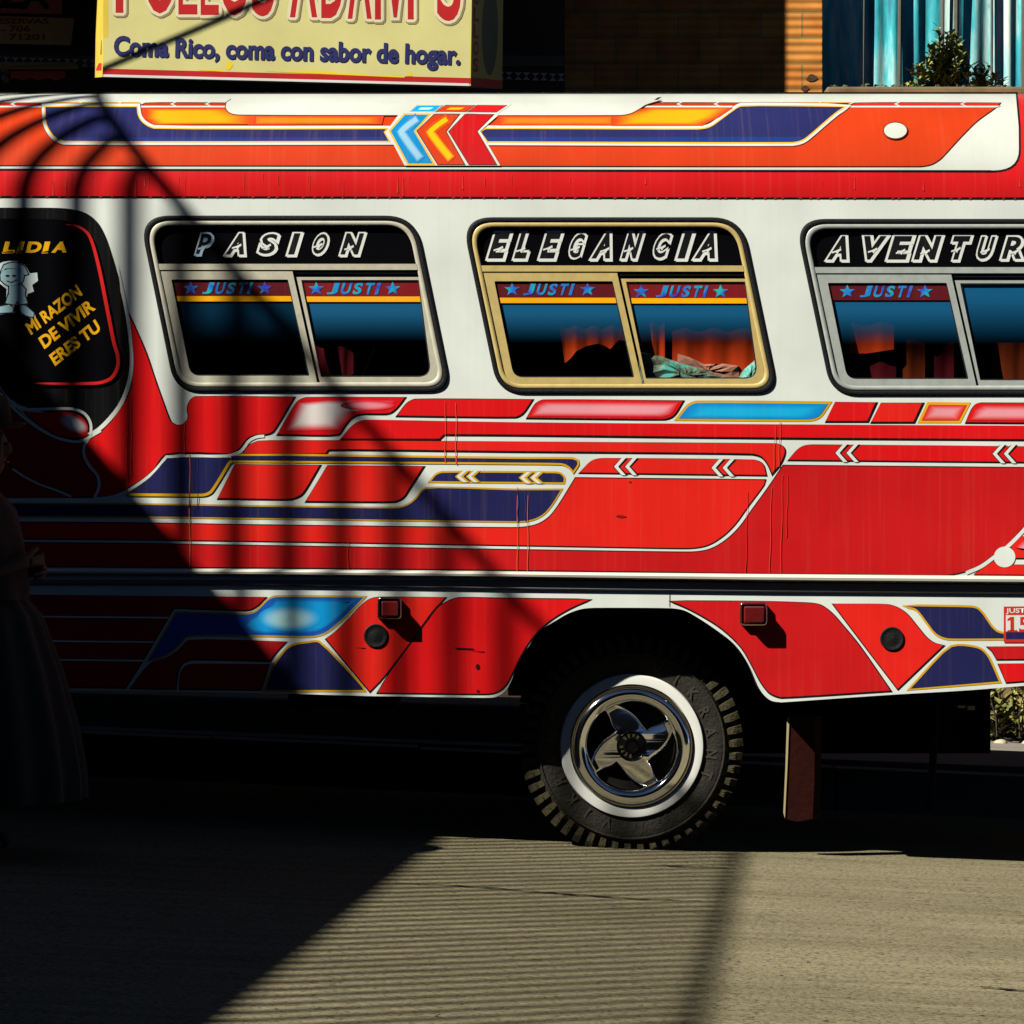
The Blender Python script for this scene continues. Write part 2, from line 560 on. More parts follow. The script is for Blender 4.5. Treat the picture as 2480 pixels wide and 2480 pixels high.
WHITE = (0.72, 0.76, 0.69)
RED = (0.70, 0.008, 0.010)
RED2 = (0.76, 0.018, 0.012)
RED3 = (0.56, 0.010, 0.012)
DRED = (0.40, 0.008, 0.012)
ORANGE = (0.78, 0.055, 0.008)
YEL = (0.92, 0.40, 0.004)
NAVY = (0.016, 0.018, 0.085)
NAVY2 = (0.012, 0.030, 0.16)
GOLD = (0.66, 0.36, 0.010)
SKYB = (0.004, 0.30, 0.68)
PALEB = (0.42, 0.68, 0.82)
PINK = (0.82, 0.32, 0.36)
BLACK = (0.006, 0.006, 0.007)
flat = lambda y: (lambda px, py, off: W(px, py, y - off))
# ================================================================== THE BUS
bus = empty('bus', (0.435, 1.0, ground(0.435)))
tag(bus, 'red and white painted bus with airbrushed chevrons, parked along the street', 'bus')
XL, XR = -900, 3300

def roof_depth(py):
    if py >= 478: return 0.0
    u = min(1.0, (478 - py) / 250.0)
    return 0.46 * (1 - math.sqrt(max(0.0, 1 - u * u)))
def bus_surf(px, py, off):
    """body side: upright from the skirt to the gutter, then the curve of the roof"""
    if py >= 478: return W(px, py, (0.012 if py > 1404 else 0.0) - off)
    p = W(px, py, roof_depth(py))
    a = W(px, py - 2, roof_depth(py - 2)); b = W(px, py + 2, roof_depth(py + 2))
    d = (a - b); d.x = 0; d.normalize()
    return p + Vector((0, -d.z, d.y)) * off
bands = [228, 230, 232, 235, 239, 243, 247, 251, 255, 259, 264, 270, 276, 283, 291, 300, 310, 321, 333, 346, 360, 376, 394, 414, 434, 456, 478]

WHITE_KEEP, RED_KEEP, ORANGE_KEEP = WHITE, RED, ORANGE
WHITE = (0.50, 0.52, 0.465); ORANGE = (0.49, 0.036, 0.006); RED = (0.54, 0.008, 0.010)     # roof colours darkened to offset the stronger sun on its slope
L = Layers()
# ---- roof
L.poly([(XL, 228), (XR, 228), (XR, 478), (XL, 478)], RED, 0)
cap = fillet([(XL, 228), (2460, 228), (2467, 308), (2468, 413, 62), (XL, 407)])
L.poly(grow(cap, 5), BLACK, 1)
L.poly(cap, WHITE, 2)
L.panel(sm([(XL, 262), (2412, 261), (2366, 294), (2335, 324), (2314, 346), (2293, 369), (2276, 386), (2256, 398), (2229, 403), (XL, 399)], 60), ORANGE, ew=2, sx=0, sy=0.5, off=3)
# thin upper row with its chevrons
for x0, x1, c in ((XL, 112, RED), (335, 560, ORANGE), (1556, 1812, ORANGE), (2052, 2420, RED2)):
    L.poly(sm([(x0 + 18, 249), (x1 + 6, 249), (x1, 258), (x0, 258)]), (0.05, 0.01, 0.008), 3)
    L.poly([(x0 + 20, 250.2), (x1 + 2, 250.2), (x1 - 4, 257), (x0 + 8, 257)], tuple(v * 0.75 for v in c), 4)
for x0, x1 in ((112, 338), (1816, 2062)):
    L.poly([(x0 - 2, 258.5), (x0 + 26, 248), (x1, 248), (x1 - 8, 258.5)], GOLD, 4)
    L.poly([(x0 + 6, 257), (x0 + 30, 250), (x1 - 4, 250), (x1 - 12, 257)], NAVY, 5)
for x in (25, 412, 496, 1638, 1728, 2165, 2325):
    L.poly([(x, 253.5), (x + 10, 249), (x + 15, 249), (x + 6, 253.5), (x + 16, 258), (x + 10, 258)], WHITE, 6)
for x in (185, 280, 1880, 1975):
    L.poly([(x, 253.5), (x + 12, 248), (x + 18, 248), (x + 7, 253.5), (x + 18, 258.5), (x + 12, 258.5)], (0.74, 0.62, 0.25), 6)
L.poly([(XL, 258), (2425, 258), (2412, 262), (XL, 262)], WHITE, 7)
# left and right navy sweeps
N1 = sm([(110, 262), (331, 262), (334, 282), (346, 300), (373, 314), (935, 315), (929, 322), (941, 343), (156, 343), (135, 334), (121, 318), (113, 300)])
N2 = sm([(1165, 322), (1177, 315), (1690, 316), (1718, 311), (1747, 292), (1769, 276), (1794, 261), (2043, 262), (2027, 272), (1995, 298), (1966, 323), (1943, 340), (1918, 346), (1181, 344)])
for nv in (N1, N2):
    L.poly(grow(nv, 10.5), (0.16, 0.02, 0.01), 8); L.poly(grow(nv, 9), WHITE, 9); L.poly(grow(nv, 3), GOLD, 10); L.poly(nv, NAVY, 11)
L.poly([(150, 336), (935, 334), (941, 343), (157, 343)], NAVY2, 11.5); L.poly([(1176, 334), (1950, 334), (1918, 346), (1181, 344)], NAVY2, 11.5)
# amber glow inside the orange insets
def glow(out, ins, c0, c1, off):
    n = 6; rs = []
    for k in range(n + 1):
        u = k / n; u2 = u * u * (3 - 2 * u)
        rs.append(([(a[0] + (b[0] - a[0]) * u, a[1] + (b[1] - a[1]) * u) for a, b in zip(out, ins)], tuple(p + (q - p) * u2 for p, q in zip(c0, c1))))
    L.blob(rs, off)
AMB = (0.66, 0.16, 0.006)
glow([(600, 283), (930, 284), (925, 304), (600, 305)], [(640, 291), (880, 292), (880, 297), (640, 297)], ORANGE, AMB, 12)
glow([(352, 266), (555, 266), (620, 284), (620, 304), (372, 305), (352, 290)], [(392, 273), (498, 273), (530, 289), (520, 297), (404, 298), (386, 286)], ORANGE, (0.72, 0.30, 0.004), 12.4)
glow([(1205, 284), (1500, 283), (1500, 306), (1205, 306)], [(1240, 292), (1460, 292), (1460, 297), (1240, 297)], ORANGE, AMB, 12)
glow([(1480, 285), (1566, 264), (1775, 264), (1742, 286), (1700, 307), (1480, 307)], [(1560, 287), (1602, 272), (1708, 272), (1694, 288), (1656, 297), (1545, 297)], ORANGE, (0.72, 0.30, 0.004), 12.4)
lobe = sm([(562, 244), (1600, 246), (1564, 257), (1548, 267), (1529, 277), (1506, 282), (577, 281), (556, 276), (547, 264), (549, 252)])
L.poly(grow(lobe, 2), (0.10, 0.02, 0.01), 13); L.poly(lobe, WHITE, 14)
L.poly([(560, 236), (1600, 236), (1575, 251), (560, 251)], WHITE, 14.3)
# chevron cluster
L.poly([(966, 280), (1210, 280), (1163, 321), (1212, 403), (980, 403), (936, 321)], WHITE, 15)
def chev(P, fill, edge, hi=None, gold=False):
    L.poly(grow(P, 4 if gold else 2.2), GOLD if gold else (0.10, 0.02, 0.02), 16); L.poly(P, fill, 17)
    if hi:
        t0 = ((P[0][0] * .5 + P[1][0] * .5), 293); t1 = (P[2][0] * .44 + P[5][0] * .56, 323); t2 = (P[3][0] * .5 + P[4][0] * .5 - 3, 384)
        for k in range(7):
            u = k / 6; u2 = u * u * (3 - 2 * u); d = (t0[0] - t1[0], t0[1] - t1[1])
            e0 = (t1[0] + d[0] * (1.12 - 0.12 * u), t1[1] + d[1] * (1.12 - 0.12 * u)); f = (t2[0] - t1[0], t2[1] - t1[1])
            e2 = (t1[0] + f[0] * (1.1 - 0.1 * u), t1[1] + f[1] * (1.1 - 0.1 * u))
            L.stroke(sm([e0, ((e0[0] + t1[0]) / 2 - 2, (e0[1] + t1[1]) / 2), t1, ((e2[0] + t1[0]) / 2 - 1, (e2[1] + t1[1]) / 2), e2], 80, 5, False), 26 - 17 * u, tuple(p + (q - p) * u2 for p, q in zip(fill, hi)), 18 + k * 0.2)
chev([(981, 282), (1037, 282), (1002, 321), (1048, 398), (989, 398), (946, 321)], (0.003, 0.20, 0.46), None, (0.24, 0.44, 0.56), True)  # chevron blue and red also lowered for the roof's stronger sun
chev([(1052, 282), (1111, 282), (1079, 322), (1124, 400), (1061, 400), (1011, 321)], ORANGE, None, YEL)
chev([(1127, 282), (1194, 282), (1154, 321), (1201, 400), (1137, 400), (1088, 322)], (0.42, 0.006, 0.008), None)
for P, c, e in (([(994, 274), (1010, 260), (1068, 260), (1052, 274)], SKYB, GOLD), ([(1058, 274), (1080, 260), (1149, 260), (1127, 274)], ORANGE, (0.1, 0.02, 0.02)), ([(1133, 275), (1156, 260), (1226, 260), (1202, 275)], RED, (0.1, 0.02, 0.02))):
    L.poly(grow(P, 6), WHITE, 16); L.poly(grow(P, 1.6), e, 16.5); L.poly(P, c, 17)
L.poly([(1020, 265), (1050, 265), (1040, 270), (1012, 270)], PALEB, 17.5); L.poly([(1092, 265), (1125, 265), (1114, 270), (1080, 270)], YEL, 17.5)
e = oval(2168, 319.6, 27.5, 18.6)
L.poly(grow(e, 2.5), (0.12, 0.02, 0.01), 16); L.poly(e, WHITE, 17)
# gutter seam between roof and red band, and the drip edge below
L.poly([(XL, 407.5), (2400, 412.5), (2400, 416), (XL, 411)], BLACK, 4)
L.poly([(XL, 472.5), (XR, 480.5), (XR, 484.5), (XL, 477.5)], BLACK, 3)
for i in range(150):
    x = XL + 28 * i + random.uniform(-9, 9); yy = 472.5 + (x - XL) * 0.0019
    L.poly([(x, yy), (x + random.uniform(3, 9), yy), (x + 5, yy + 5), (x, yy + 5)], (0.30, 0.02, 0.02), 3.5)
for i in range(32):     # dried drips on the red gutter band
    x = random.uniform(-60, 2540); y0 = 418 + random.random() * 22; ln = random.uniform(15, 48)
    L.poly([(x, y0), (x + 1.2, y0), (x + random.uniform(-3, 2) + 1, min(474, y0 + ln)), (x - 1, min(474, y0 + ln))], (0.62, 0.035, 0.020), 3.2)

# ---- upright side
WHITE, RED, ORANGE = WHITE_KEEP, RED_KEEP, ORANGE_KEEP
def win_quad(dx, sx, dy, ins=0.0, r=(75, 75, 60, 62)):
    q = [(336, 522), (1008, 522), (1096, 950), (424, 950)]
    q = [(336 + (x - 336) * sx + dx, y + dy) for x, y in q]
    q = grow(q, -ins)
    return fillet([(p[0], p[1], max(4, rr - ins * 0.85)) for p, rr in zip(q, r)], seg=10)
WINS = [(0, 1.0, 0), (781, 1.014, 4), (1588, 1.02, 8)]
holes = [win_quad(*k, ins=7) for k in WINS]
side = [(XL, 476), (XR, 482), (XR, 1404), (XL, 1404)]
L.poly(side, WHITE, 0, holes)
# big red field on the left
FL = sm([(472, 961), (711, 962), (662, 1043), (648, 1050), (620, 1052), (600, 1060), (578, 1086), (562, 1096), (552, 1098), (401, 1099), (369, 1139), (337, 1165), (298, 1187), (273, 1198), (231, 1203),
         (239, 1177), (236, 1152), (218, 1129), (204, 1104), (204, 1081), (218, 1062), (244, 1046), (273, 1017), (298, 975), (318, 940), (321, 907), (324, 865), (316, 800), (306, 750),
         (324, 788), (353, 855), (375, 920), (391, 965), (406, 1006), (414, 1022), (430, 1030), (446, 1026), (456, 1009), (454, 990), (459, 972)], 55)
L.panel(FL, RED, ew=3, off=1)
# dark red lobe below the door, its curve lines
FD = sm([(XL, 960), (0, 945), (39, 990), (64, 1014), (106, 1043), (150, 1062), (195, 1067), (208, 1072), (196, 1083), (197, 1106), (211, 1133), (229, 1154), (231, 1178), (224, 1200), (180, 1201), (135, 1188), (96, 1173), (38, 1139), (0, 1105), (XL, 1105)])
L.panel(FD, DRED, ew=3, off=1)
L.stroke(sm([(30, 1135), (60, 1155), (98, 1174), (135, 1187), (173, 1203)], closed=False), 5, WHITE, 4)
DP = sm([(0, 955), (20, 975), (42, 996), (66, 1020), (106, 1048), (150, 1066), (195, 1071), (218, 1062), (240, 1046), (200, 1000), (80, 985), (20, 955)])
L.poly(DP, WHITE, 2)
TD = sm([(58, 997), (90, 1000), (128, 998), (170, 999), (197, 1009), (212, 1030), (212, 1054), (190, 1060), (146, 1056), (110, 1037), (80, 1016)])
L.panel(TD, RED, ew=2.5, off=3)
glow(oval(176, 1026, 40, 22, 24, 0.45), oval(182, 1027, 16, 8, 24, 0.45), RED, (0.80, 0.72, 0.74), 6)
L.poly(sm([(XL, 1090), (0, 1090), (40, 1125), (98, 1160), (140, 1176), (215, 1190), (228, 1206), (XL, 1209)], 40), DRED, 0.9)
L.stroke(sm([(217, 1057), (204, 1080), (204, 1104), (219, 1131), (236, 1152), (240, 1177), (229, 1205)], closed=False), 7, WHITE, 4.6)
# black surround of the driver's window with its white edge
BK0 = [(XL, 507), (120, 506), (170, 509), (205, 518), (232, 538), (250, 568), (266, 612), (288, 690), (305, 770), (312, 830), (314, 880), (306, 930), (288, 975), (262, 1010), (238, 1034), (224, 1044)]
BKI = sm(BK0 + [(221, 1024), (208, 1004), (182, 990), (128, 989), (80, 986), (48, 980), (24, 962), (0, 930), (XL, 930)], 60)
L.poly(grow(sm(BK0 + [(221, 1054), (200, 1005), (80, 990), (20, 962), (XL, 950)], 60), 3), BLACK, 4)
L.poly(sm([(286, 640), (297, 690), (312, 760), (320, 830), (323, 880), (315, 935), (297, 980), (270, 1017), (244, 1042), (222, 1056), (212, 1050), (230, 1036), (256, 1006), (280, 970), (300, 925), (307, 880), (305, 830), (298, 770)], 60), WHITE, 4.6)
L.poly(BKI, BLACK, 5.2)
L.stroke(sm([(-10, 926), (18, 964), (46, 988), (90, 991), (130, 990), (178, 991), (205, 1002), (219, 1024), (220, 1054)], closed=False), 6.5, WHITE, 6)
L.stroke(sm([(0, 944), (30, 985), (64, 1016), (106, 1045), (150, 1064), (195, 1069), (221, 1056), (244, 1043)], closed=False), 6.5, WHITE, 6)
# row 1 under the windows
P2 = sm([(743, 963), (979, 963), (968, 978), (957, 990), (946, 998), (934, 1001), (880, 1001), (864, 1004), (849, 1013), (834, 1031), (819, 1051), (673, 1051), (716, 978), (727, 968)], 60)
L.panel(P2, RED, ew=3, off=1)
glow([(722, 975), (800, 968), (960, 970), (940, 990), (860, 996), (822, 1042), (690, 1044)], [(748, 985), (784, 981), (838, 982), (830, 990), (812, 998), (796, 1020), (728, 1022)], (0.72, 0.012, 0.03), (0.80, 0.72, 0.68), 4)
glow(oval(890, 982, 66, 12, 20), oval(888, 982, 34, 3, 20), (0.72, 0.02, 0.04), (0.80, 0.26, 0.30), 4.5)
L.panel(sm([(962, 1006), (986, 976), (1004, 967), (1288, 968), (1271, 994), (1262, 1003), (1248, 1009)], 60), RED, ew=3, off=1)
P4 = sm([(1277, 1011), (1297, 978), (1314, 969), (1653, 971), (1637, 998), (1627, 1008), (1609, 1014)], 60)
L.panel(P4, RED, ew=3, off=1)
glow([(1284, 1008), (1300, 980), (1318, 972), (1645, 974), (1632, 996), (1624, 1005), (1606, 1010)], [(1312, 996), (1322, 988), (1338, 985), (1612, 988), (1606, 992), (1598, 996), (1580, 998)], (0.72, 0.012, 0.02), PINK, 4)
P5 = sm([(1644, 1013), (1668, 984), (1686, 976), (2005, 978), (1988, 1003), (1977, 1011), (1956, 1015)], 60)
L.panel(P5, SKYB, gold=6, off=1)
glow(P5[:], [(1700 + (p[0] - 1645) * 0.68, 999 + (p[1] - 996) * 0.25) for p in P5], (0.004, 0.24, 0.62), (0.01, 0.42, 0.72), 4)
L.panel([(2000, 1019), (2022, 974), (2120, 975), (2100, 1019)], RED, ew=3, sx=2, sy=2, off=1)
L.panel([(2110, 1021), (2133, 976), (2233, 976), (2212, 1021)], RED2, ew=3, sx=2, sy=2, off=1)
P8 = [(2232, 1018), (2250, 980), (2341, 981), (2322, 1018)]
L.panel(P8, RED2, gold=6.5, goldc=(0.80, 0.40, 0.01), off=1)
glow(P8, [(2264, 1002), (2272, 995), (2310, 995), (2302, 1002)], RED2, PINK, 4)
P9 = sm([(2340, 1022), (2354, 990), (2363, 980), (2376, 976), (XR, 982), (XR, 1028)], 60)
L.panel(P9, RED, ew=3, off=1)
glow([(2348, 1018), (2358, 992), (2378, 980), (2700, 982), (2700, 1020)], [(2380, 1004), (2388, 998), (2400, 996), (2600, 998), (2600, 1004)], RED, PINK, 4)
# row 2
L.panel(sm([(826, 1062), (851, 1033), (866, 1022), (886, 1017), (1240, 1023), (1860, 1028), (XR, 1036), (XR, 1068), (1860, 1059), (1240, 1052), (1075, 1051), (1064, 1062)], 40), RED, ew=3, sy=2.4, off=1)
L.panel(sm([(590, 1097), (604, 1078), (626, 1068), (830, 1067), (1240, 1070), (1860, 1074), (1886, 1076), (1899, 1086), (1899, 1100), (1888, 1124), (1870, 1146), (1859, 1122), (1844, 1105), (1820, 1098), (1240, 1092), (796, 1088), (788, 1097)], 60), RED2, ew=3, sy=2, off=1)
# navy and gold sweep
L.panel(sm([(560, 1104), (700, 1104), (1240, 1111), (1386, 1112), (1397, 1116), (1398, 1124), (1388, 1140), (1380, 1131), (1366, 1123), (1345, 1121), (1240, 1120), (560, 1115)], 60), NAVY, gold=5, goldc=(0.72, 0.38, 0.008), off=3)
L.panel(sm([(310, 1195), (347, 1171), (379, 1139), (408, 1110), (575, 1110), (558, 1116), (529, 1161), (512, 1186), (503, 1193), (490, 1195)], 60), NAVY, gold=0, ew=0, off=4)
L.stroke(sm([(563, 1117), (556, 1120), (530, 1163), (512, 1190), (503, 1196), (490, 1199), (306, 1198)], closed=False), 7, GOLD, 7)
L.stroke(sm([(228, 1209), (273, 1203), (302, 1192), (340, 1169), (373, 1142), (403, 1106), (552, 1104), (566, 1100), (584, 1092), (604, 1067), (622, 1058), (640, 1056)], closed=False), 7, WHITE, 4.4)
for Q in ([(569, 1125), (773, 1127), (742, 1180), (729, 1197), (713, 1205), (694, 1208), (528, 1206)], [(793, 1128), (1024, 1130), (992, 1180), (976, 1203), (960, 1212), (938, 1214), (741, 1213)]):
    L.panel(sm(Q, 50), RED2, ew=3, sx=1.5, sy=1.5, off=1)
N5 = sm([(XL, 1219), (300, 1222), (620, 1227), (925, 1231), (967, 1230), (990, 1222), (1006, 1210), (1031, 1184), (1240, 1187), (1357, 1187), (1336, 1221), (1316, 1244), (1294, 1256), (1270, 1261), (1240, 1262), (620, 1254), (300, 1250), (XL, 1246)], 50)
L.panel(N5, NAVY, gold=4, off=1, goldc=(0.55, 0.32, 0.02))
N6 = sm([(1044, 1165), (1056, 1151), (1071, 1145), (1344, 1146), (1358, 1149), (1365, 1158), (1364, 1168)], 60)
L.panel(N6, NAVY, gold=4.5, off=1)
def dchev(x, y, hw, hh, wd, col, gap, off):
    for k in range(2):
        X = x + gap * k
        L.poly([(X, y), (X + hw, y - hh), (X + hw + wd, y - hh), (X + wd, y), (X + hw + wd, y + hh), (X + hw, y + hh)], col, off)
dchev(1102, 1154, 16, 14, 20, GOLD, 26, 5); dchev(1106, 1154, 16, 14, 9, WHITE, 26, 5.6)
dchev(1256, 1157, 16, 14, 20, GOLD, 26, 5); dchev(1260, 1157, 16, 14, 9, WHITE, 26, 5.6)
# panel with chevrons, right of the sweep
L.panel(sm([(1404, 1144), (1430, 1118), (1444, 1112), (1462, 1110), (1826, 1114), (1846, 1123), (1855, 1150)], 60), RED2, ew=2.4, off=1)
B1 = sm([(XL, 1262), (300, 1267), (620, 1272), (1240, 1279), (1274, 1277), (1303, 1270), (1330, 1253), (1352, 1226), (1394, 1158), (1853, 1163), (1849, 1175), (1811, 1226), (1779, 1270), (1750, 1298), (1715, 1319), (1683, 1326), (1638, 1327), (1240, 1320), (620, 1310), (300, 1306), (XL, 1298)], 40)
L.panel(B1, RED2, ew=2.6, sx=0, sy=0, off=1)
B23 = sm([(XL, 1309), (300, 1317), (620, 1322), (1240, 1332), (1640, 1338), (1690, 1337), (1722, 1330), (1758, 1309), (1790, 1279), (1822, 1235), (1862, 1180), (1897, 1128), (XR, 1141), (XR, 1200), (2520, 1230), (2480, 1274), (2438, 1319), (2405, 1344), (2373, 1367), (2341, 1382), (2309, 1390), (2277, 1392), (1860, 1388), (1240, 1380), (620, 1374), (XL, 1367)], 40)
L.panel(B23, RED3, ew=2.6, sx=0, sy=0, off=1)
L.panel(sm([(1910, 1113), (1931, 1089), (1946, 1080), (1968, 1077), (XR, 1090), (XR, 1126)], 60), RED, ew=2.4, off=1)
def wchev(x, y, hh, off):
    dchev(x - 3, y, hh * 0.98, hh + 0.5, 17, BLACK, 27, off); dchev(x, y, hh * 0.98, hh + 2, 10, WHITE, 27, off + 0.6)
wchev(1487, 1130, 19, 5); wchev(1723, 1133, 19, 5); wchev(2023, 1097, 20, 5); wchev(2404, 1099, 21, 5)
# bottom right group
PB = sm([(2448, 1322), (2472, 1299), (XR, 1310), (XR, 1353), (2460, 1351)], 30)
L.panel(PB, RED2, ew=2, off=1); glow([(2458, 1326), (2476, 1308), (2640, 1308), (2640, 1346)], [(2474, 1332), (2484, 1325), (2560, 1325), (2560, 1332)], RED2, PINK, 4)
L.panel(sm([(2361, 1389), (2405, 1360), (2450, 1368), (XR, 1368), (XR, 1396), (2361, 1391)], 30), RED2, ew=2.4, off=1)
L.stroke(sm([(2516, 1240), (2484, 1279), (2440, 1324), (2408, 1349), (2376, 1372), (2340, 1388)], closed=False), 9, WHITE, 4)
L.poly(oval(2433, 1349, 26, 25), WHITE, 5)
# dried drips down the red
for x, y0, y1, c in ((307, 980, 1190, (0.80, 0.16, 0.06)), (317, 960, 1150, (0.78, 0.08, 0.04)), (446, 1020, 1100, (0.78, 0.08, 0.04)), (459, 1100, 1395, (0.80, 0.30, 0.16)), (458, 1110, 1230, (0.02, 0.10, 0.35)), (478, 1110, 1230, (0.02, 0.06, 0.26)),
                     (842, 1300, 1390, (0.8, 0.1, 0.05)), (1078, 970, 1120, (0.80, 0.13, 0.05)), (1104, 975, 1125, (0.80, 0.18, 0.08)), (1253, 1190, 1400, (0.80, 0.18, 0.05)), (1278, 1200, 1400, (0.80, 0.20, 0.07)), (1254, 1180, 1262, (0.02, 0.11, 0.34)), (1272, 1186, 1262, (0.02, 0.08, 0.30)),
                     (1890, 1020, 1130, (0.80, 0.14, 0.03)), (1878, 1030, 1140, (0.80, 0.12, 0.03)), (1868, 1180, 1395, (0.78, 0.10, 0.04)), (1895, 1150, 1395, (0.78, 0.09, 0.04)), (1810, 1190, 1390, (0.70, 0.04, 0.03)), (1908, 1150, 1300, (0.74, 0.06, 0.03))):
    n = 9; pts = [(x + math.sin(k * 1.1 + x) * 1.0 - (k * 0.5 if x > 1800 else 0), y0 + (y1 - y0) * k / n) for k in range(n + 1)]
    L.poly(ribbon(pts, [0.9 + 0.8 * random.random() + 0.10 * k for k in range(n + 1)]), tuple(0.45 * q + 0.55 * w_ for q, w_ in zip(c, (NAVY if c[2] > 0.2 else RED))), 8)
L.poly(sm([(1490, 1250), (1500, 1247), (1512, 1249), (1518, 1252), (1504, 1254)]), (0.28, 0.01, 0.01), 6)
L.poly(oval(1526, 1167, 4, 2), (0.3, 0.01, 0.01), 6)

# ---- skirt below the moulding
arch = [(1172, 1690), (1200, 1688), (1222, 1675), (1238, 1650), (1256, 1602), (1280, 1566), (1306, 1530), (1346, 1503), (1378, 1485), (1408, 1475), (1440, 1472), (1625, 1473), (1656, 1478), (1690, 1496), (1742, 1531), (1780, 1562), (1812, 1608), (1836, 1662), (1850, 1683), (1868, 1697), (1892, 1701)]
arch = sm(arch, 60, closed=False)
bottom_r = sm([(1892, 1701), (2168, 1682), (2341, 1672), (2480, 1661), (XR, 1600)], closed=False)
SK = [(XL, 1405), (XR, 1412)] + [(XR, 1600)] + bottom_r[::-1][1:] + arch[::-1][1:] + [(902, 1686), (620, 1678), (225, 1671), (XL, 1655)]
L.poly(SK, WHITE, 0)
L.panel(sm([(1124, 1448), (1240, 1450), (1428, 1452), (1395, 1466), (1362, 1483), (1326, 1507), (1296, 1535), (1273, 1566), (1252, 1604), (1238, 1634), (1226, 1656), (1212, 1670), (1193, 1678), (1172, 1680), (915, 1677), (942, 1633), (1005, 1547), (1044, 1494), (1062, 1471), (1090, 1454), (1108, 1449)], 60), RED, ew=3, sy=0.5, off=1)
L.panel(sm([(918, 1446), (1078, 1447), (1047, 1480), (989, 1560), (928, 1640), (896, 1674), (790, 1547), (812, 1531), (851, 1492), (877, 1464), (898, 1450)], 50), RED2, ew=2.6, sx=0, off=1)
S3 = sm([(668, 1446), (880, 1447), (870, 1457), (824, 1503), (786, 1532), (757, 1540), (620, 1538), (452, 1540), (430, 1563), (401, 1585), (362, 1598), (428, 1484), (596, 1488), (616, 1484), (634, 1469), (650, 1453)], 55)
L.panel(S3, (0.012, 0.10, 0.45), gold=4.5, off=1, goldc=(0.55, 0.36, 0.05))
L.soft(sm([(606, 1497), (628, 1484), (652, 1466), (670, 1450), (868, 1451), (818, 1502), (780, 1528), (752, 1535), (612, 1534), (590, 1515)], 60), (0.012, 0.10, 0.45), (0.006, 0.30, 0.68), 11, 6, 3.9)
glow(oval(700, 1497, 76, 32, 32), oval(700, 1500, 22, 11, 32), (0.006, 0.32, 0.69), (0.44, 0.74, 0.78), 5)
S4 = sm([(716, 1562), (742, 1558), (772, 1556), (875, 1662), (880, 1671), (643, 1671), (658, 1626), (679, 1592), (697, 1571)], 50)
L.panel(S4, NAVY, gold=5, off=1)
L.panel(sm([(456, 1550), (692, 1554), (668, 1580), (654, 1600), (465, 1596), (444, 1604), (432, 1622), (425, 1668), (315, 1666), (364, 1606), (404, 1592), (434, 1572)], 50), DRED, ew=2, off=1)
L.panel(sm([(465, 1608), (650, 1609), (632, 1670), (434, 1668), (437, 1632), (447, 1614)], 60), DRED, ew=2, off=1)
L.panel(sm([(XL, 1432), (643, 1446), (632, 1458), (612, 1473), (594, 1477), (420, 1471), (350, 1590), (303, 1665), (XL, 1650)], 55), DRED, ew=2, off=1)
for y0, x1 in ((1496, 408), (1555, 372), (1600, 348)):
    L.stroke([(XL, y0 - 12), (x1, y0)], 4, WHITE, 4)
# right of the arch
L.panel(sm([(1624, 1455), (1860, 1457), (1966, 1461), (1988, 1466), (2014, 1485), (2040, 1514), (2078, 1560), (2156, 1672), (1892, 1688), (1872, 1682), (1860, 1674), (1842, 1650), (1822, 1612), (1796, 1568), (1747, 1521), (1702, 1492), (1660, 1470)], 50), RED3, ew=3, off=1)
L.panel(sm([(2018, 1463), (2148, 1464), (2170, 1470), (2194, 1485), (2218, 1513), (2243, 1543), (2262, 1557), (2284, 1563), (2174, 1668), (2086, 1553)], 40), RED2, ew=2.6, off=1)
S9 = sm([(2195, 1468), (2352, 1471), (2367, 1475), (2380, 1488), (2400, 1517), (2414, 1530), (2430, 1535), (XR, 1532), (XR, 1540), (2428, 1546), (2298, 1546), (2279, 1541), (2264, 1531), (2246, 1508), (2219, 1475)], 50)
L.panel(S9, NAVY, gold=5, off=1)
S10 = sm([(2305, 1567), (2359, 1568), (2376, 1574), (2390, 1588), (2402, 1611), (2419, 1650), (2205, 1668)], 50)
L.panel(S10, NAVY, gold=5, off=1)
L.panel(sm([(2391, 1566), (XR, 1560), (XR, 1590), (2414, 1596), (2402, 1576)], 50), RED3, ew=2.4, off=1)
L.panel([(2418, 1608), (XR, 1600), (XR, 1610), (2600, 1640), (2437, 1652)], RED, ew=2.4, off=1)
L.poly([(1621, 1436), (1623, 1436), (1622.4, 1470), (1621, 1470)], (0.10, 0.10, 0.09), 3)
# scuffs
for q in ([(1100, 1568), (1146, 1570), (1150, 1574), (1108, 1573)], [(860, 1568), (886, 1569), (884, 1571)], [(1135, 1576), (1175, 1578), (1172, 1580)]):
    L.poly(q, (0.03, 0.006, 0.006), 6)
L.poly(oval(1157, 1615, 5, 7), (0.03, 0.006, 0.006), 6); L.poly(oval(1158, 1674, 4, 3), (0.03, 0.006, 0.006), 6)
# number plate painted on the skirt
L.poly([(2431, 1469), (2640, 1467), (2640, 1556), (2431, 1556)], (0.62, 0.03, 0.02), 6)
L.poly([(2436, 1490), (2640, 1489), (2640, 1529), (2436, 1529)], WHITE, 6.5)
L.poly([(2436, 1531), (2640, 1531), (2640, 1548), (2436, 1548)], NAVY, 6.5)
L.text('JUSTI', (2436, 1473, 2487, 1488), WHITE, 0.0, 0.02, 7)
L.poly([(2447, 1494), (2456, 1494), (2456, 1527), (2447, 1527), (2447, 1502), (2440, 1504), (2440, 1499)], (0.62, 0.03, 0.02), 7)
L.poly([(2440, 1526), (2464, 1526), (2464, 1530), (2440, 1530)], (0.62, 0.03, 0.02), 7)
L.text('5', (2468, 1494, 2492, 1531), (0.62, 0.03, 0.02), 0, 0.02, 7)

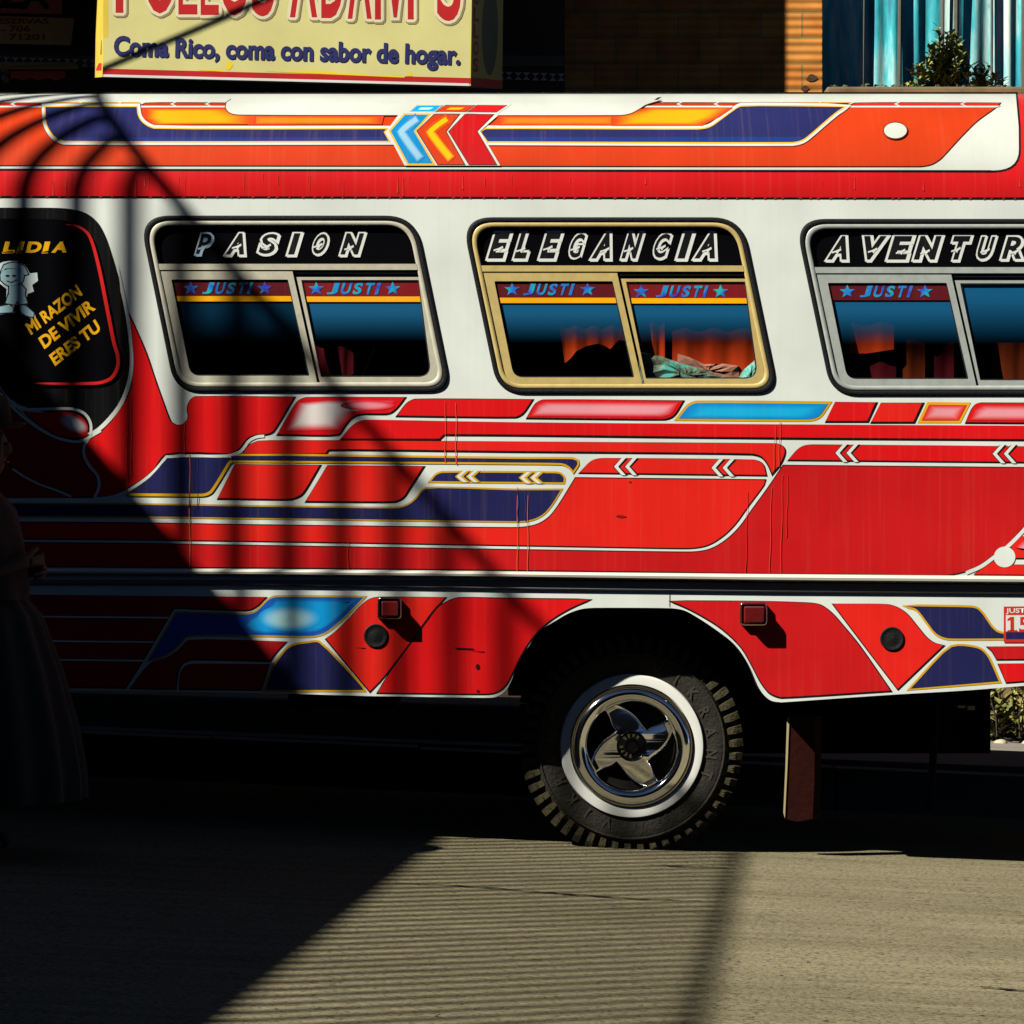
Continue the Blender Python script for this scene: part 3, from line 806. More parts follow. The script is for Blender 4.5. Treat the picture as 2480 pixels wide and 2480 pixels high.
# ---- the rest of the shell: far side, ends, roof top, floor
zc = lambda py: CH + (1240 - py) * S
x0, x1 = W(XL, 0).x, W(XR, 0).x
rt = W(1240, 228, roof_depth(228))
YB = 2.15
rr = [W(1240, b, roof_depth(b)) for b in bands]
ex = []
kx = lambda px, y: W(px, 0, y).x
n = len(rr)
top_l = kx(XL, rt.y); top_r = kx(XR, rt.y)
ridge = rt.z + 0.045
ex.append(([(top_l, rt.y, rt.z), (top_r, rt.y, rt.z), (top_r, 1.08, ridge), (top_l, 1.08, ridge), (x1, YB - 0.35, rt.z - 0.06), (x0, YB - 0.35, rt.z - 0.06), (x1, YB, zc(478)), (x0, YB, zc(478))], [(0, 1, 2, 3), (3, 2, 4, 5), (5, 4, 6, 7)], WHITE))
ex.append(([(x0, YB, zc(478)), (x1, YB, zc(478)), (x1, YB, zc(1420)), (x0, YB, zc(1420))], [(3, 2, 1, 0)], WHITE))
ex.append(([(x0, YB, zc(1420)), (x1, YB, zc(1420)), (x1, YB, zc(1660)), (x0, YB, zc(1660))], [(3, 2, 1, 0)], RED))
for xx, px in ((x0, XL), (x1, XR)):
    prof = [W(px, b, roof_depth(b)) for b in bands]
    vs = [(xx, 0.0, zc(1660 if px < 0 else 1600)), (xx, 0.0, zc(478))] + [(v.x, v.y, v.z) for v in prof[::-1]] + [(xx, YB - 0.35, rt.z - 0.06), (xx, YB, zc(478)), (xx, YB, zc(1660))]
    ex.append((vs, [tuple(range(len(vs)))], RED))
body = L.build('body', bus_surf, M['bus_paint'], bus, bands, ex)
nb_ = len(body.data.polygons) - sum(len(e_[1]) for e_ in ex)
body.data.polygons.foreach_set('use_smooth', [i < nb_ for i in range(len(body.data.polygons))])

# underside: floor pan, rails, axle, wheel well
u = MB()
xw0, xw1 = W(1230, 0).x, W(1880, 0).x
u.box(x0 + 0.05, x1 - 0.05, 0.30, YB - 0.05, zc(1470), zc(1455))
u.box(x0 + 0.05, xw0 - 0.02, 0.035, 0.30, zc(1470), zc(1455)); u.box(xw1 + 0.02, x1 - 0.05, 0.035, 0.30, zc(1470), zc(1455))
u.box(x0 + 0.2, x1 - 0.2, 0.55, 0.65, zc(1640), zc(1473)); u.box(x0 + 0.2, x1 - 0.2, 1.50, 1.60, zc(1640), zc(1473))
for px in (100, 520, 930, 1980, 2260, 2700):
    xx = W(px, 0).x; u.box(xx - 0.03, xx + 0.03, 0.05, 0.549, zc(1600), zc(1473))
u.box(xw0 + 0.0, xw1 - 0.0, 0.40, 0.44, zc(1700), zc(1473)); 
u.tube([(0.435, 0.25, CH + (1240 - 1806) * S), (0.435, 1.9, CH + (1240 - 1806) * S)], 0.06, 12)
u.box(0.25, 0.62, 0.85, 1.25, zc(1920), zc(1720))
u.box(W(2330, 0).x, W(2390, 0).x, 0.62, 1.2, zc(1850), zc(1641)); u.box(W(1000, 0).x - 0.5, W(1010, 0).x - 0.1, 0.70, 1.3, zc(1740), zc(1641))
u.box(x0 + 0.06, x1 - 0.06, 1.30, 1.34, zc(1700), zc(1500))
u.box(W(1690, 0, 1.7).x, W(2395, 0, 1.7).x, 1.65, 2.05, zc(1905), zc(1470)); u.box(x0 + 0.3, W(1000, 0, 1.7).x, 1.85, 2.0, zc(1720), zc(1470))
u.build('chassis', M['black_matt'], bus, bevel=0.004)
t = MB(); t.tube([W(2268, 1640, 0.45), W(2262, 1800, 0.45), W(2252, 1965, 0.45)], [0.016, 0.014, 0.012], 8)
t.build('exhaust_bracket', M['black_matt'], bus, True)
t = MB()
t.box(W(2316, 0, 0.3).x, W(2333, 0, 0.3).x, 0.25, 0.38, W(0, 1713, 0.3).z, W(0, 1707, 0.3).z)
t.box(W(2340, 0, 0.3).x, W(2357, 0, 0.3).x, 0.25, 0.38, W(0, 1718, 0.3).z, W(0, 1708, 0.3).z)
t.build('chassis_clip', M['alu_pale'], bus)
ww = MB()
aw = [W(p[0], p[1], 0.03) for p in arch[6:-6]]
ww.add([tuple(p) for p in aw] + [(p.x, 0.40, p.z) for p in aw], [(i, i + 1, i + 1 + len(aw), i + len(aw)) for i in range(len(aw) - 1)])
ww.build('wheel_well', M['black_matt'], bus)
# skirt returns: the folded lower edge of the sheet
ed = [(902, 1686), (1172, 1690)] + arch + bottom_r
ed = [(XL, 1655), (225, 1671), (620, 1678)] + ed
a_ = [W(p[0], p[1], 0.012) for p in ed]
pym('skirt_edge', [tuple(p) for p in a_] + [(p.x, 0.05, p.z) for p in a_], [(i, i + 1, i + 1 + len(a_), i + len(a_)) for i in range(len(a_) - 1)], M['black_matt'], bus)

# moulding between side and skirt
mo = MB()
prof = [(0.0, 0), (-0.016, 2), (-0.024, 8), (-0.022, 14), (-0.008, 18), (0.012, 19)]
vs = []; fs = []
for px, yy in ((XL, 1374), (620, 1378), (1240, 1384), (1860, 1390), (2480, 1395), (XR, 1402)):
    for d, h in prof: vs.append(W(px, yy + h * (0.84 + 0.16 * (px > 1500)), d))
m_ = len(prof)
for i in range(5):
    for j in range(m_ - 1): fs.append((i * m_ + j, i * m_ + j + 1, (i + 1) * m_ + j + 1, (i + 1) * m_ + j))
mo.add(vs, fs); mo.build('side_moulding', M['moulding'], bus)
# rubber strip in the groove under it, greyed to stand in for sky sheen
g = MB()
vs = []
for px, yy in ((XL, 1395), (620, 1398), (1240, 1405), (1860, 1412), (2480, 1416), (XR, 1424)):
    for d, h in ((0.014, -6), (0.002, 0), (0.001, 19), (0.014, 25)): vs.append(W(px, yy + h * (0.85 + (px > 1200) * 0.15), d))
fs = [(i * 4 + j, i * 4 + j + 1, (i + 1) * 4 + j + 1, (i + 1) * 4 + j) for i in range(5) for j in range(3)]
g.add(vs, fs); g.build('rubber_strip', plain('sheen_grey_strip', (0.15, 0.15, 0.16), 0.4, 0, 0.3, 9), bus)

# ---- windows
def frame_part(name, outer, hole, yf, yb, mat, parent):
    """a flat metal frame with a hole, with depth"""
    loops = [[Vector((p[0], p[1], 0)) for p in outer], [Vector((p[0], p[1], 0)) for p in hole]]
    fl = [p for l in loops for p in l]
    no = len(outer)
    vs = [W(p.x, p.y, yf) for p in fl] + [W(p.x, p.y, yb) for p in fl]
    fs = [tuple(t) for t in geometry.tessellate_polygon(loops)]
    nn = len(fl)
    for i in range(no): fs.append((i, (i + 1) % no, nn + (i + 1) % no, nn + i))
    nh = len(hole)
    for i in range(nh): a, b = no + i, no + (i + 1) % nh; fs.append((a, b, nn + b, nn + a))
    o = pym(name, vs, fs, mat, parent)
    bm = bmesh.new(); bm.from_mesh(o.data); bmesh.ops.recalc_face_normals(bm, faces=bm.faces); bm.to_mesh(o.data); bm.free()
    return o

def ring_part(name, loopf, prof, mat, parent):
    vs = []; fs = []; m = len(prof)
    loops = [loopf(i) for i, d in prof]; n = len(loops[0])
    for l, (i, d) in zip(loops, prof):
        for p in l: vs.append(W(p[0], p[1], d))
    for j in range(m - 1):
        for k in range(n):
            k2 = (k + 1) % n; fs.append((j * n + k, j * n + k2, (j + 1) * n + k2, (j + 1) * n + k))
    return pym(name, vs, fs, mat, parent, True)

def slab(name, pts, yf, yb, mat, parent):
    n = len(pts)
    vs = [W(p[0], p[1], yf) for p in pts] + [W(p[0], p[1], yb) for p in pts]
    fs = [tuple(t) for t in geometry.tessellate_polygon([[Vector((p[0], p[1], 0)) for p in pts]])]
    fs += [(i, (i + 1) % n, n + (i + 1) % n, n + i) for i in range(n)]
    o = pym(name, vs, fs, mat, parent)
    bm = bmesh.new(); bm.from_mesh(o.data); bmesh.ops.recalc_face_normals(bm, faces=bm.faces); bm.to_mesh(o.data); bm.free()
    return o

def star(cx, cy, r):
    return [(cx + (r if k % 2 == 0 else r * 0.42) * 1.15 * math.sin(math.pi * k / 5), cy - (r if k % 2 == 0 else r * 0.42) * math.cos(math.pi * k / 5)) for k in range(10)]

HEAD = [[('P', 470, 523), ('A', 545, 610), ('S', 621, 682), ('I', 696, 732), ('O', 748, 806), ('N', 822, 887)],
        [('E', 1180, 1240), ('L', 1242, 1296), ('E', 1305, 1364), ('G', 1369, 1427), ('A', 1431, 1499), ('N', 1502, 1563), ('C', 1573, 1633), ('I', 1640, 1680), ('A', 1681, 1753)],
        [('A', 2002, 2071), ('V', 2076, 2150), ('E', 2149, 2214), ('N', 2211, 2285), ('T', 2292, 2356), ('U', 2358, 2418), ('R', 2422, 2494), ('A', 2500, 2570)]]
DEC = [[(462, 697, 488, 610, 641), (766, 698, 790, 920, 951)], [(1240, 700, 1266, 1389, 1423), (1553, 705, 1587, 1713, 1745)], [(2052, 705, 2081, 2208, 2240)]]
FR = ['alu_pale', 'alu_gold', 'alu_grey']
for wi, (dx, sx, dy) in enumerate(WINS):
    fm = M[FR[wi]]
    T = lambda p: (336 + (p[0] - 336) * sx + dx, p[1] + dy)
    TT = lambda ps: [T(p) for p in ps]
    xl = lambda y: 336 + (y - 522) * 0.2056 + 24.5
    xr = lambda y: 1008 + (y - 522) * 0.2056 - 24.5
    win = ring_part('window', lambda i: win_quad(dx, sx, dy, i), [(0, -0.001), (0.6, -0.004), (3, -0.007), (10.5, -0.007), (12.4, -0.004), (13.5, 0.004)], M['rubber'], bus)
    win['label'] = ('cream framed window lettered in white, nearest the driver', 'gold framed window with sunlit red seen behind its glass', 'grey framed window nearest the tail')[wi]
    ring_part('frame', lambda i: win_quad(dx, sx, dy, i), [(12.0, 0.002), (12.4, -0.004), (14.5, -0.0065), (22, -0.0065), (24, -0.003), (24.6, 0.03)], fm, win)
    slab('header_panel', TT(fillet([(xl(544) - 4, 543, 58), (xr(544) + 4, 543, 58), (xr(640) + 2, 641), (xl(640) - 2, 641)], seg=10)), 0.010, 0.02, M['black_gloss'], win)
    slab('crossbar', TT([(xl(640) - 1, 639), (xr(640) + 1, 639), (xr(654) + 1, 653.5), (xl(654) - 1, 653.5)]), -0.007, 0.03, fm, win)
    dv = lambda y: 708 + (y - 656) * 0.222
    # near sash on the left, second sash set back on the right
    frame_part('sash', TT(fillet([(xl(656) + 1, 656), (dv(656), 656), (dv(934), 934), (xl(934) + 2, 934, 42)], seg=8)),
               TT(fillet([(xl(676) + 23, 677, 3), (dv(676) - 15, 677, 3), (dv(910) - 15, 910, 4), (xl(910) + 21, 910, 24)], seg=8)[::-1]), -0.004, 0.008, fm, win)
    frame_part('sash', TT(fillet([(dv(658) + 8, 671), (xr(671) + 2, 671), (xr(934) - 1, 935, 46), (dv(935) + 5, 935)], seg=8)),
               TT(fillet([(dv(680) + 16, 678, 2), (xr(680) - 2, 678, 2), (xr(912) - 18, 913, 34), (dv(913) + 12, 913, 3)], seg=8)[::-1]), 0.004, 0.014, fm, win)
    slab('track', TT([(dv(656) + 2, 655), (xr(656) + 1, 655), (xr(671) + 1, 671.5), (dv(671) + 2, 671.5)]), 0.0085, 0.020, M['rubber'], win)
    slab('track_lip', TT([(dv(656) + 6, 660), (xr(660) - 2, 660), (xr(664) - 2, 663.5), (dv(664) + 6, 663.5)]), 0.004, 0.0098, fm, win)
    g1 = fillet([(xl(676) + 20, 674, 3), (dv(676) - 12, 674, 3), (dv(910) - 12, 913, 4), (xl(910) + 18, 913, 24)])
    g2 = fillet([(dv(680) + 13, 676, 2), (xr(680) + 1, 676, 2), (xr(912) - 15, 916, 36), (dv(913) + 6, 916, 3)])
    for gi, gp in enumerate((g1, g2)):
        yy = 0.003 if gi == 0 else 0.010
        pane = pym('pane', [W(*T(p), yy) for p in gp], [tuple(reversed(range(len(gp))))], M['glass'], win)
        # rubber seal line around the glass
        def off_loop(i, gp=gp): return TT(grow(gp, -i))
        ring_part('seal', off_loop, [(0, yy - 0.001), (1, yy - 0.004), (5, yy - 0.004), (6, yy + 0.001)], M['rubber'], win)
        A = (lambda y: xl(y) + 22, lambda y: dv(y) - 14) if gi == 0 else (lambda y: dv(y) + 14, lambda y: xr(y) - 2)
        has_band = not (wi == 2 and gi == 1)
        F = Layers()
        yb0, yb1 = (683, 717) if gi == 0 else (685, 718)
        if wi == 2: yb0 += 0; yb1 += 2
        top = yb1 + (14 if wi < 2 else 0) if has_band else 678
        k = 10
        for i in range(k):
            y0_, y1_ = top + (826 - top) * i / k, top + (826 - top) * (i + 1) / k
            d0, d1 = [(1 - max(0, (q - 0.25) / 0.75)) ** 1.3 * 0.92 for q in (i / k, (i + 1) / k)]
            if wi == 0 and gi == 0: d0 *= 0.25; d1 *= 0.25
            q = TT([(A[0](y0_), y0_), (A[1](y0_), y0_), (A[1](y1_), y1_), (A[0](y1_), y1_)])
            c0, c1 = (d0,) * 3, (d1,) * 3
            F.tri((q[0], q[1], q[2]), (c0, c0, c1), 0); F.tri((q[0], q[2], q[3]), (c0, c1, c1), 0)
        F.build('sun_strip', flat(yy + 0.003), M['film'], win)
        if has_band:
            G = Layers()
            G.poly(TT([(A[0](yb0 - 4), yb0 - 5), (A[1](yb0 - 4), yb0 - 5), (A[1](yb0), yb0), (A[0](yb0), yb0)]), (0.004, 0.004, 0.004), 0)
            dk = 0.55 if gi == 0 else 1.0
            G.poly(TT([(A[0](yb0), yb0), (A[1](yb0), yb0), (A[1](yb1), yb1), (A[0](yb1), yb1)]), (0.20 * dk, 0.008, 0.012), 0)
            if wi < 2: G.poly(TT([(A[0](yb1) + 1, yb1), (A[1](yb1) - 1, yb1), (A[1](yb1 + 13), yb1 + 13), (A[0](yb1 + 13), yb1 + 13)]), (0.95, 0.42, 0.004), 0)
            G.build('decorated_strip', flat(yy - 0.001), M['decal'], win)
            H = Layers()
            s1, ys, j0, j1, s2 = DEC[wi][gi]
            H.poly(star(s1, ys + 1, 17), (0, 0, 1), 0); H.poly(star(s2, ys + 1, 17), (0, 0, 1), 0)
            wds = (0.24, 0.22, 0.20, 0.20, 0.10); xx = j0
            for ch, wd in zip('JUSTI', wds):
                ww_ = (j1 - j0) * wd; H.text(ch, (xx, ys - 13, xx + ww_ * 0.96 + 4, ys + 15), (0, 0, 1), 0.30, 0.035, 0); xx += ww_ + (j1 - j0) * 0.01
            H.build('strip_lettering', flat(yy - 0.0022), M['hologram'], win)
    # painted header word: white letters with a black heart, heavier towards lower right
    Hh = Layers()
    yt, yb = ((562, 621), (562, 630), (569, 633))[wi]
    for i, (ch, a, b) in enumerate(HEAD[wi]):
        wht = (0.72, 0.74, 0.68) if not (wi == 0 and i == 0) else (0.40, 0.55, 0.66)
        bx = (a + 6, yt + 6, b - 9, yb - 8)
        bo, bi = (0.088, 0.024) if ch in 'GCSOURP' else (0.118, 0.048)
        Hh.letter(ch, bx, wht, 0.30, bo, 1); Hh.letter(ch, bx, wht, 0.30, bo - 0.008, 1.2, 3.5, 3.0)
        Hh.letter(ch, bx, (0.006, 0.006, 0.008), 0.30, bi, 2)
        if b - a > 45:     # paint runs across the middle of the letter
            v_ = yt + (yb - yt) * random.uniform(0.50, 0.60); m0 = (a + b) / 2 + random.uniform(-8, 4)
            Hh.poly(sm([(m0 - 14, v_ + 5), (m0 - 4, v_ + 2), (m0 + 8, v_ - 4), (m0 + 9, v_ + 1), (m0 + 3, v_ + 5), (m0, v_ + 11), (m0 - 4, v_ + 6), (m0 - 14, v_ + 9)]), wht, 3)
    Hh.build('header_lettering', flat(0.0085), M['decal'], win)

# driver's window at the left edge
dw = slab('driver_window', sm([(XL, 528), (110, 530), (165, 536), (200, 556), (222, 594), (243, 670), (262, 760), (278, 840), (284, 878), (276, 910), (254, 928), (210, 934), (XL, 934)], 60), -0.008, 0.004, M['black_gloss'], bus)
dl = Layers()
tr_ = sm([(160, 543), (190, 549), (212, 565), (224, 590), (240, 650), (258, 740), (276, 830), (286, 866), (284, 892), (270, 915), (246, 926), (200, 929), (130, 929), (75, 928)], closed=False)
m_ = len(tr_)
dl.poly(ribbon(tr_, [1 + 8 * max(0, math.sin(math.pi * i / (m_ - 1))) ** 0.45 for i in range(m_)]), (0.66, 0.015, 0.015), 1)
gold = (0.80, 0.40, 0.006)
xx = 6
for ch, wd in (('L', 36), ('I', 20), ('D', 42), ('I', 20), ('A', 44)):
    dl.text(ch, (xx, 585, xx + wd, 612), gold, 0.25, 0.05, 1)
    if ch in 'LI': dl.poly([(xx - 2, 611), (xx + wd * 0.7, 607), (xx + wd * 0.7, 613), (xx, 614)], gold, 1)
    xx += wd - 2 if ch != 'I' else wd + 2
for txt, ox, oy, wd in (('MI RAZON', 76, 812, 162), ('DE VIVIR', 108, 846, 162), ('ERES TU', 134, 887, 146)):
    dl.text(txt, (ox, oy - 31, ox + wd, oy), gold, 0.12, 0.035, 1, rot=(ox, oy, math.radians(-38)))
# plain pale blue sticker of a boy in a cap and trainers
pb = (0.36, 0.55, 0.60); dk = (0.008, 0.015, 0.02)
def stk(p, c=pb, g=3.0): dl.poly(grow(p, g), dk, 1.2); dl.poly(p, c, 1.8)
dl.poly(sm([(-4, 640), (8, 634), (40, 633), (62, 645), (72, 662), (90, 660), (92, 680), (78, 690), (82, 706), (66, 712), (64, 738), (68, 752), (84, 758), (86, 768), (76, 772), (50, 758), (44, 738), (34, 738), (34, 758), (-6, 762), (-10, 750), (14, 738), (16, 700), (-4, 684)]), (0.62, 0.72, 0.72), 0.8)
stk(sm([(2, 662), (14, 650), (46, 652), (58, 666), (54, 682), (38, 692), (16, 690), (2, 678)]))
stk(sm([(2, 658), (10, 642), (36, 636), (58, 646), (68, 664), (60, 666), (44, 654), (20, 652)]))
stk(sm([(22, 692), (52, 690), (62, 702), (60, 714), (22, 714)])); stk(sm([(20, 714), (60, 714), (66, 734), (46, 738), (42, 728), (36, 738), (14, 734)]))
stk(sm([(-6, 744), (22, 738), (32, 746), (30, 756), (-6, 758)])); stk(sm([(48, 740), (60, 740), (82, 758), (80, 768), (64, 764), (50, 752)]))
dl.poly(oval(18, 668, 5, 2.5), dk, 3); dl.poly(oval(34, 668, 5, 2.5), dk, 3); dl.stroke([(16, 680), (28, 684), (42, 677)], 2.4, dk, 3)
dl.build('window_lettering', flat(-0.0085), M['decal'], dw)

# ---- small fittings on the skirt
for px, py, wd, hg in ((943, 1473, 58, 54), (1825, 1487, 66, 56)):
    bz = slab('marker_lamp', fillet([(px - wd / 2, py - hg / 2, 9), (px + wd / 2, py - hg / 2, 12), (px + wd / 2, py + hg / 2, 9), (px - wd / 2, py + hg / 2, 9)]), -0.006, 0.012, M['rubber'], bus)
    ring_part('bezel', lambda i, px=px, py=py, wd=wd, hg=hg: grow(fillet([(px - wd / 2, py - hg / 2, 10), (px + wd / 2, py - hg / 2, 12), (px + wd / 2, py + hg / 2, 10), (px - wd / 2, py + hg / 2, 10)]), -i), [(0, -0.004), (0, -0.010), (3, -0.013), (5, -0.010), (5, -0.005)], M['chrome_dull'], bz)
    lb = MB(); c = fillet([(px - wd / 2 + 9, py - hg / 2 + 9, 6), (px + wd / 2 - 6, py - hg / 2 + 9, 6), (px + wd / 2 - 6, py + hg / 2 - 5, 6), (px - wd / 2 + 9, py + hg / 2 - 5, 6)])
    nn = len(c); rows = [(0, -0.005), (0.8, -0.036), (2.4, -0.043), (4.5, -0.046)]
    vs = []
    for i, d in rows: vs += [W(p[0], p[1], d) for p in grow(c, -i)]
    fs = [(j * nn + k, j * nn + (k + 1) % nn, (j + 1) * nn + (k + 1) % nn, (j + 1) * nn + k) for j in range(3) for k in range(nn)] + [tuple(range(3 * nn, 4 * nn))]
    lb.add(vs, fs); lb.build('lens', M['red_lens'], bz, False)
for px, py in ((910, 1540), (2160, 1547)):
    c_ = MB(); c0 = W(px, py, 0.011)
    c_.lathe([(0.0435, 0.001), (0.0435, -0.004), (0.040, -0.006), (0.034, -0.0045), (0.030, -0.003), (0.022, -0.004), (0.010, -0.006), (0.0001, -0.007)], c0, 40)
    c_.build('skirt_plug', M['rubber'], bus, True)
# mud flap behind the rear wheel
mf = MB()
pts = [(1912, 1735), (1906, 1800), (1903, 1880), (1899, 1960), (1902, 1984), (1930, 1990), (1968, 1982), (1972, 1900), (1974, 1735)]
mf.add([W(p[0], p[1], 0.20 + 0.0 * i) for i, p in enumerate(pts)] + [W(p[0] + 16, p[1], 0.23) for p in pts], [tuple(range(9))[::-1], tuple(range(9, 18))] + [(i, (i + 1) % 9, 9 + (i + 1) % 9, 9 + i) for i in range(9)])
mf.build('mud_flap', M['mudflap'], bus)
mf = MB(); mf.add([W(1906, 1738, 0.195), W(1912, 1735, 0.195), W(1907, 1860, 0.195), W(1901, 1982, 0.195), W(1897, 1968, 0.195), W(1902, 1860, 0.195)] + [W(1906, 1738, 0.24), W(1912, 1735, 0.24), W(1907, 1860, 0.24), W(1901, 1982, 0.24), W(1897, 1968, 0.24), W(1902, 1860, 0.24)], [(0, 1, 2, 5), (5, 2, 3, 4), (6, 11, 8, 7), (11, 10, 9, 8), (0, 5, 11, 6), (5, 4, 10, 11), (4, 3, 9, 10)])
mf.build('flap_edge', plain('sunlit_edge', (0.42, 0.33, 0.17), 0.8), bus)  # pale strip painted in for the flap's sunlit edge

# ---- wheel
WY = 0.165
wc = W(1530, 1806.5, WY)
px_ = KY(WY)
wheel = empty('wheel', wc); wheel.parent = bus; wheel.matrix_parent_inverse = Matrix.Translation(-Vector(bus.location))
# wheel is a part; its own pieces hang under it as sub-parts
def sub(mb, name, mat, smooth=True, bevel=0):
    o = mb.build(name, mat, None, smooth, bevel)
    o.parent = wheel
    o.matrix_parent_inverse = Matrix.Translation(-Vector(wc))
    return o
ty = MB()
R_ = lambda p: p * px_
ty.lathe([(R_(150), 0.03), (R_(160), 0.002), (R_(178), -0.002), (R_(196), -0.006), (R_(214), -0.007), (R_(222), -0.004), (R_(223.5), -0.008), (R_(225.5), -0.008), (R_(227), -0.002), (R_(236), 0.012), (R_(243), 0.03), (R_(246), 0.10), (R_(243), 0.17), (R_(236), 0.195), (R_(160), 0.20)], wc, 120)
tread = MB()
nl = 50
for k in range(nl):
    q = 2 * math.pi * (k + 0.5) / nl
    er = Vector((math.cos(q), 0, math.sin(q))); et = Vector((-math.sin(q), 0, math.cos(q)))
    for side_ in (0, 1):
        skew = 0.008
        hw = R_(8.8)
        y0_, y1_ = (0.006, 0.085) if side_ == 0 else (0.115, 0.195)
        def P(r, tt, yy): return Vector(wc) + er * R_(r) + et * (tt + (yy - 0.1) * 0.16) + Vector((0, yy, 0))
        if side_ == 0:
            vs = [P(231, -hw * 0.75, y0_ - 0.004), P(231, hw * 0.75, y0_ - 0.004), P(254, -hw, y0_ - 0.001), P(254, hw, y0_ - 0.001), P(270, -hw, y0_ + 0.012), P(270, hw, y0_ + 0.012),
                  P(270, -hw, y1_), P(270, hw, y1_), P(240, -hw, y1_), P(240, hw, y1_)]
        else:
            vs = [P(240, -hw, y0_), P(240, hw, y0_), P(270, -hw, y0_), P(270, hw, y0_), P(270, -hw, y1_ - 0.012), P(270, hw, y1_ - 0.012), P(250, -hw, y1_), P(250, hw, y1_), P(236, -hw, y1_), P(236, hw, y1_)]
        tread.add(vs, [(0, 1, 3, 2), (2, 3, 5, 4), (4, 5, 7, 6), (6, 7, 9, 8), (0, 2, 4, 6, 8), (1, 9, 7, 5, 3)])
        if side_ == 0:   # worn ribs on each shoulder block
            for d in (-0.35, 0.25):
                vs = [P(240, hw * d - 0.002, y0_ - 0.001), P(240, hw * d + 0.002, y0_ - 0.001), P(251, hw * d + 0.007, y0_ - 0.004), P(251, hw * d + 0.002, y0_ - 0.004)]
                tread.add(vs, [(0, 1, 2, 3)])
tyre = sub(ty, 'tyre', M['tyre'], True)
sub(tread, 'tread', M['tread'], False)
wwl = MB(); wwl.lathe([(R_(146), 0.006), (R_(148), -0.010), (R_(150), -0.0135), (R_(166), -0.0145), (R_(172), -0.013), (R_(174.5), -0.006), (R_(175), 0.004)], wc, 120)
sub(wwl, 'whitewall', M['whitewall'])
# raised maker's letters around the tyre wall
def arc_text(lay, body, r, a0, da, hgt, bold, cx=1530, cy=1806.5, ydir=1):
    for i, ch in enumerate(body):
        if ch == ' ': continue
        vs, ts = text_geo(ch, bold)
        mx = max(v[0] for v in vs); a = math.radians(a0 - da * i)
        q = []
        for x, y in vs:
            tx = (x - mx / 2) * hgt * 1.1; ry = r + (y * hgt / 0.73)
            ang = a - tx / r
            q.append((cx + ry * math.cos(ang), cy - ry * math.sin(ang)))
        for p in ts: lay.t.append((tuple(q[j] for j in p), ((0, 0, 0),) * 3, 0))
tl = Layers()
arc_text(tl, 'VIKRANT', 182, 72, 15.5, 27, 0.03)
arc_text(tl, 'VIKRANT', 182, 252, 15.5, 27, 0.03)
arc_text(tl, '7.50-16', 184, -52, 6, 15, 0.0)
tm = tl.build('tyre_lettering', flat(WY - 0.0085), plain('raised_rubber', (0.034, 0.030, 0.019), 0.8, 0, 0.5, 20), None)
tm.parent = wheel; tm.matrix_parent_inverse = Matrix.Translation(-Vector(wc))
rim = MB()
rim.lathe([(R_(147), -0.004), (R_(145), -0.010), (R_(140), -0.019), (R_(133), -0.0265), (R_(125), -0.029), (R_(116), -0.026), (R_(110), -0.016), (R_(106), -0.002), (R_(104), 0.030)], wc, 120)
sub(rim, 'wheel_trim', M['chrome'])
bk = MB(); bk.lathe([(R_(147), -0.006), (R_(146), -0.0205), (R_(143.5), -0.0205), (R_(142.5), -0.017)], wc, 96); sub(bk, 'trim_ring', M['chrome_dull'])
bk = MB(); bk.lathe([(R_(106), 0.026), (R_(60), 0.05), (0.0001, 0.05)], wc, 64); sub(bk, 'wheel_disc', M['black_matt'])
quarter = [(-105, -115), (-150, -75), (-215, -25), (-268, 45), (-300, 120), (-303, 165), (-292, 190), (-270, 188), (-215, 158), (-165, 142)]
Z = 1 / 3.116
outl = []
for k in range(4):
    for x, y in quarter:
        for _ in range(k): x, y = y, -x
        outl.append((1530 + x * Z, 1806.5 + y * Z))
outl = grow(sm(outl, 75, 4), 4.5)
bl = MB(); nn = len(outl)
def rad(p): return math.hypot(p[0] - 1530, p[1] - 1806.5)
lv = [(0, 0.022, 0), (0, -0.006, 0), (0.9, -0.0125, 0.3), (2.6, -0.0155, 0.5), (5.0, -0.0165, 1.0), (8.0, -0.0168, 1)]
vs = []
for ins, d, cv in lv:
    for p in (grow(outl, -ins) if ins else outl):
        dish = 0.0001 * (rad(p) - 60) * -0.12
        vs.append(W(p[0], p[1], WY + d + 0.00056 * max(0, rad(p) - 38)))
fs = [(j * nn + k, j * nn + (k + 1) % nn, (j + 1) * nn + (k + 1) % nn, (j + 1) * nn + k) for j in range(len(lv) - 1) for k in range(nn)]
last = grow(outl, -8.0)
base_ = (len(lv) - 1) * nn
fs += [tuple(base_ + i for i in t_) for t_ in geometry.tessellate_polygon([[Vector((p[0], p[1], 0)) for p in last]])]
bl.add(vs, fs); sub(bl, 'wheel_spokes', M['chrome'])
hb = MB(); hb.lathe([(R_(37), -0.006), (R_(37), -0.022), (R_(34.5), -0.027), (R_(33), -0.024), (R_(31), -0.022), (R_(17), -0.022), (R_(16), -0.026), (R_(14), -0.027), (R_(12), -0.024), (0.0001, -0.024)], wc, 48)
sub(hb, 'hub_cap', M['black_gloss'])
hl = Layers(); arc_text(hl, 'BEPR', 20.5, 132, 26, 9, 0.02); arc_text(hl, 'BEPR', 20.5, 262, 26, 9, 0.02)
hm = hl.build('hub_lettering', flat(WY - 0.0226), M['chrome_dull'], None); hm.parent = wheel; hm.matrix_parent_inverse = Matrix.Translation(-Vector(wc))
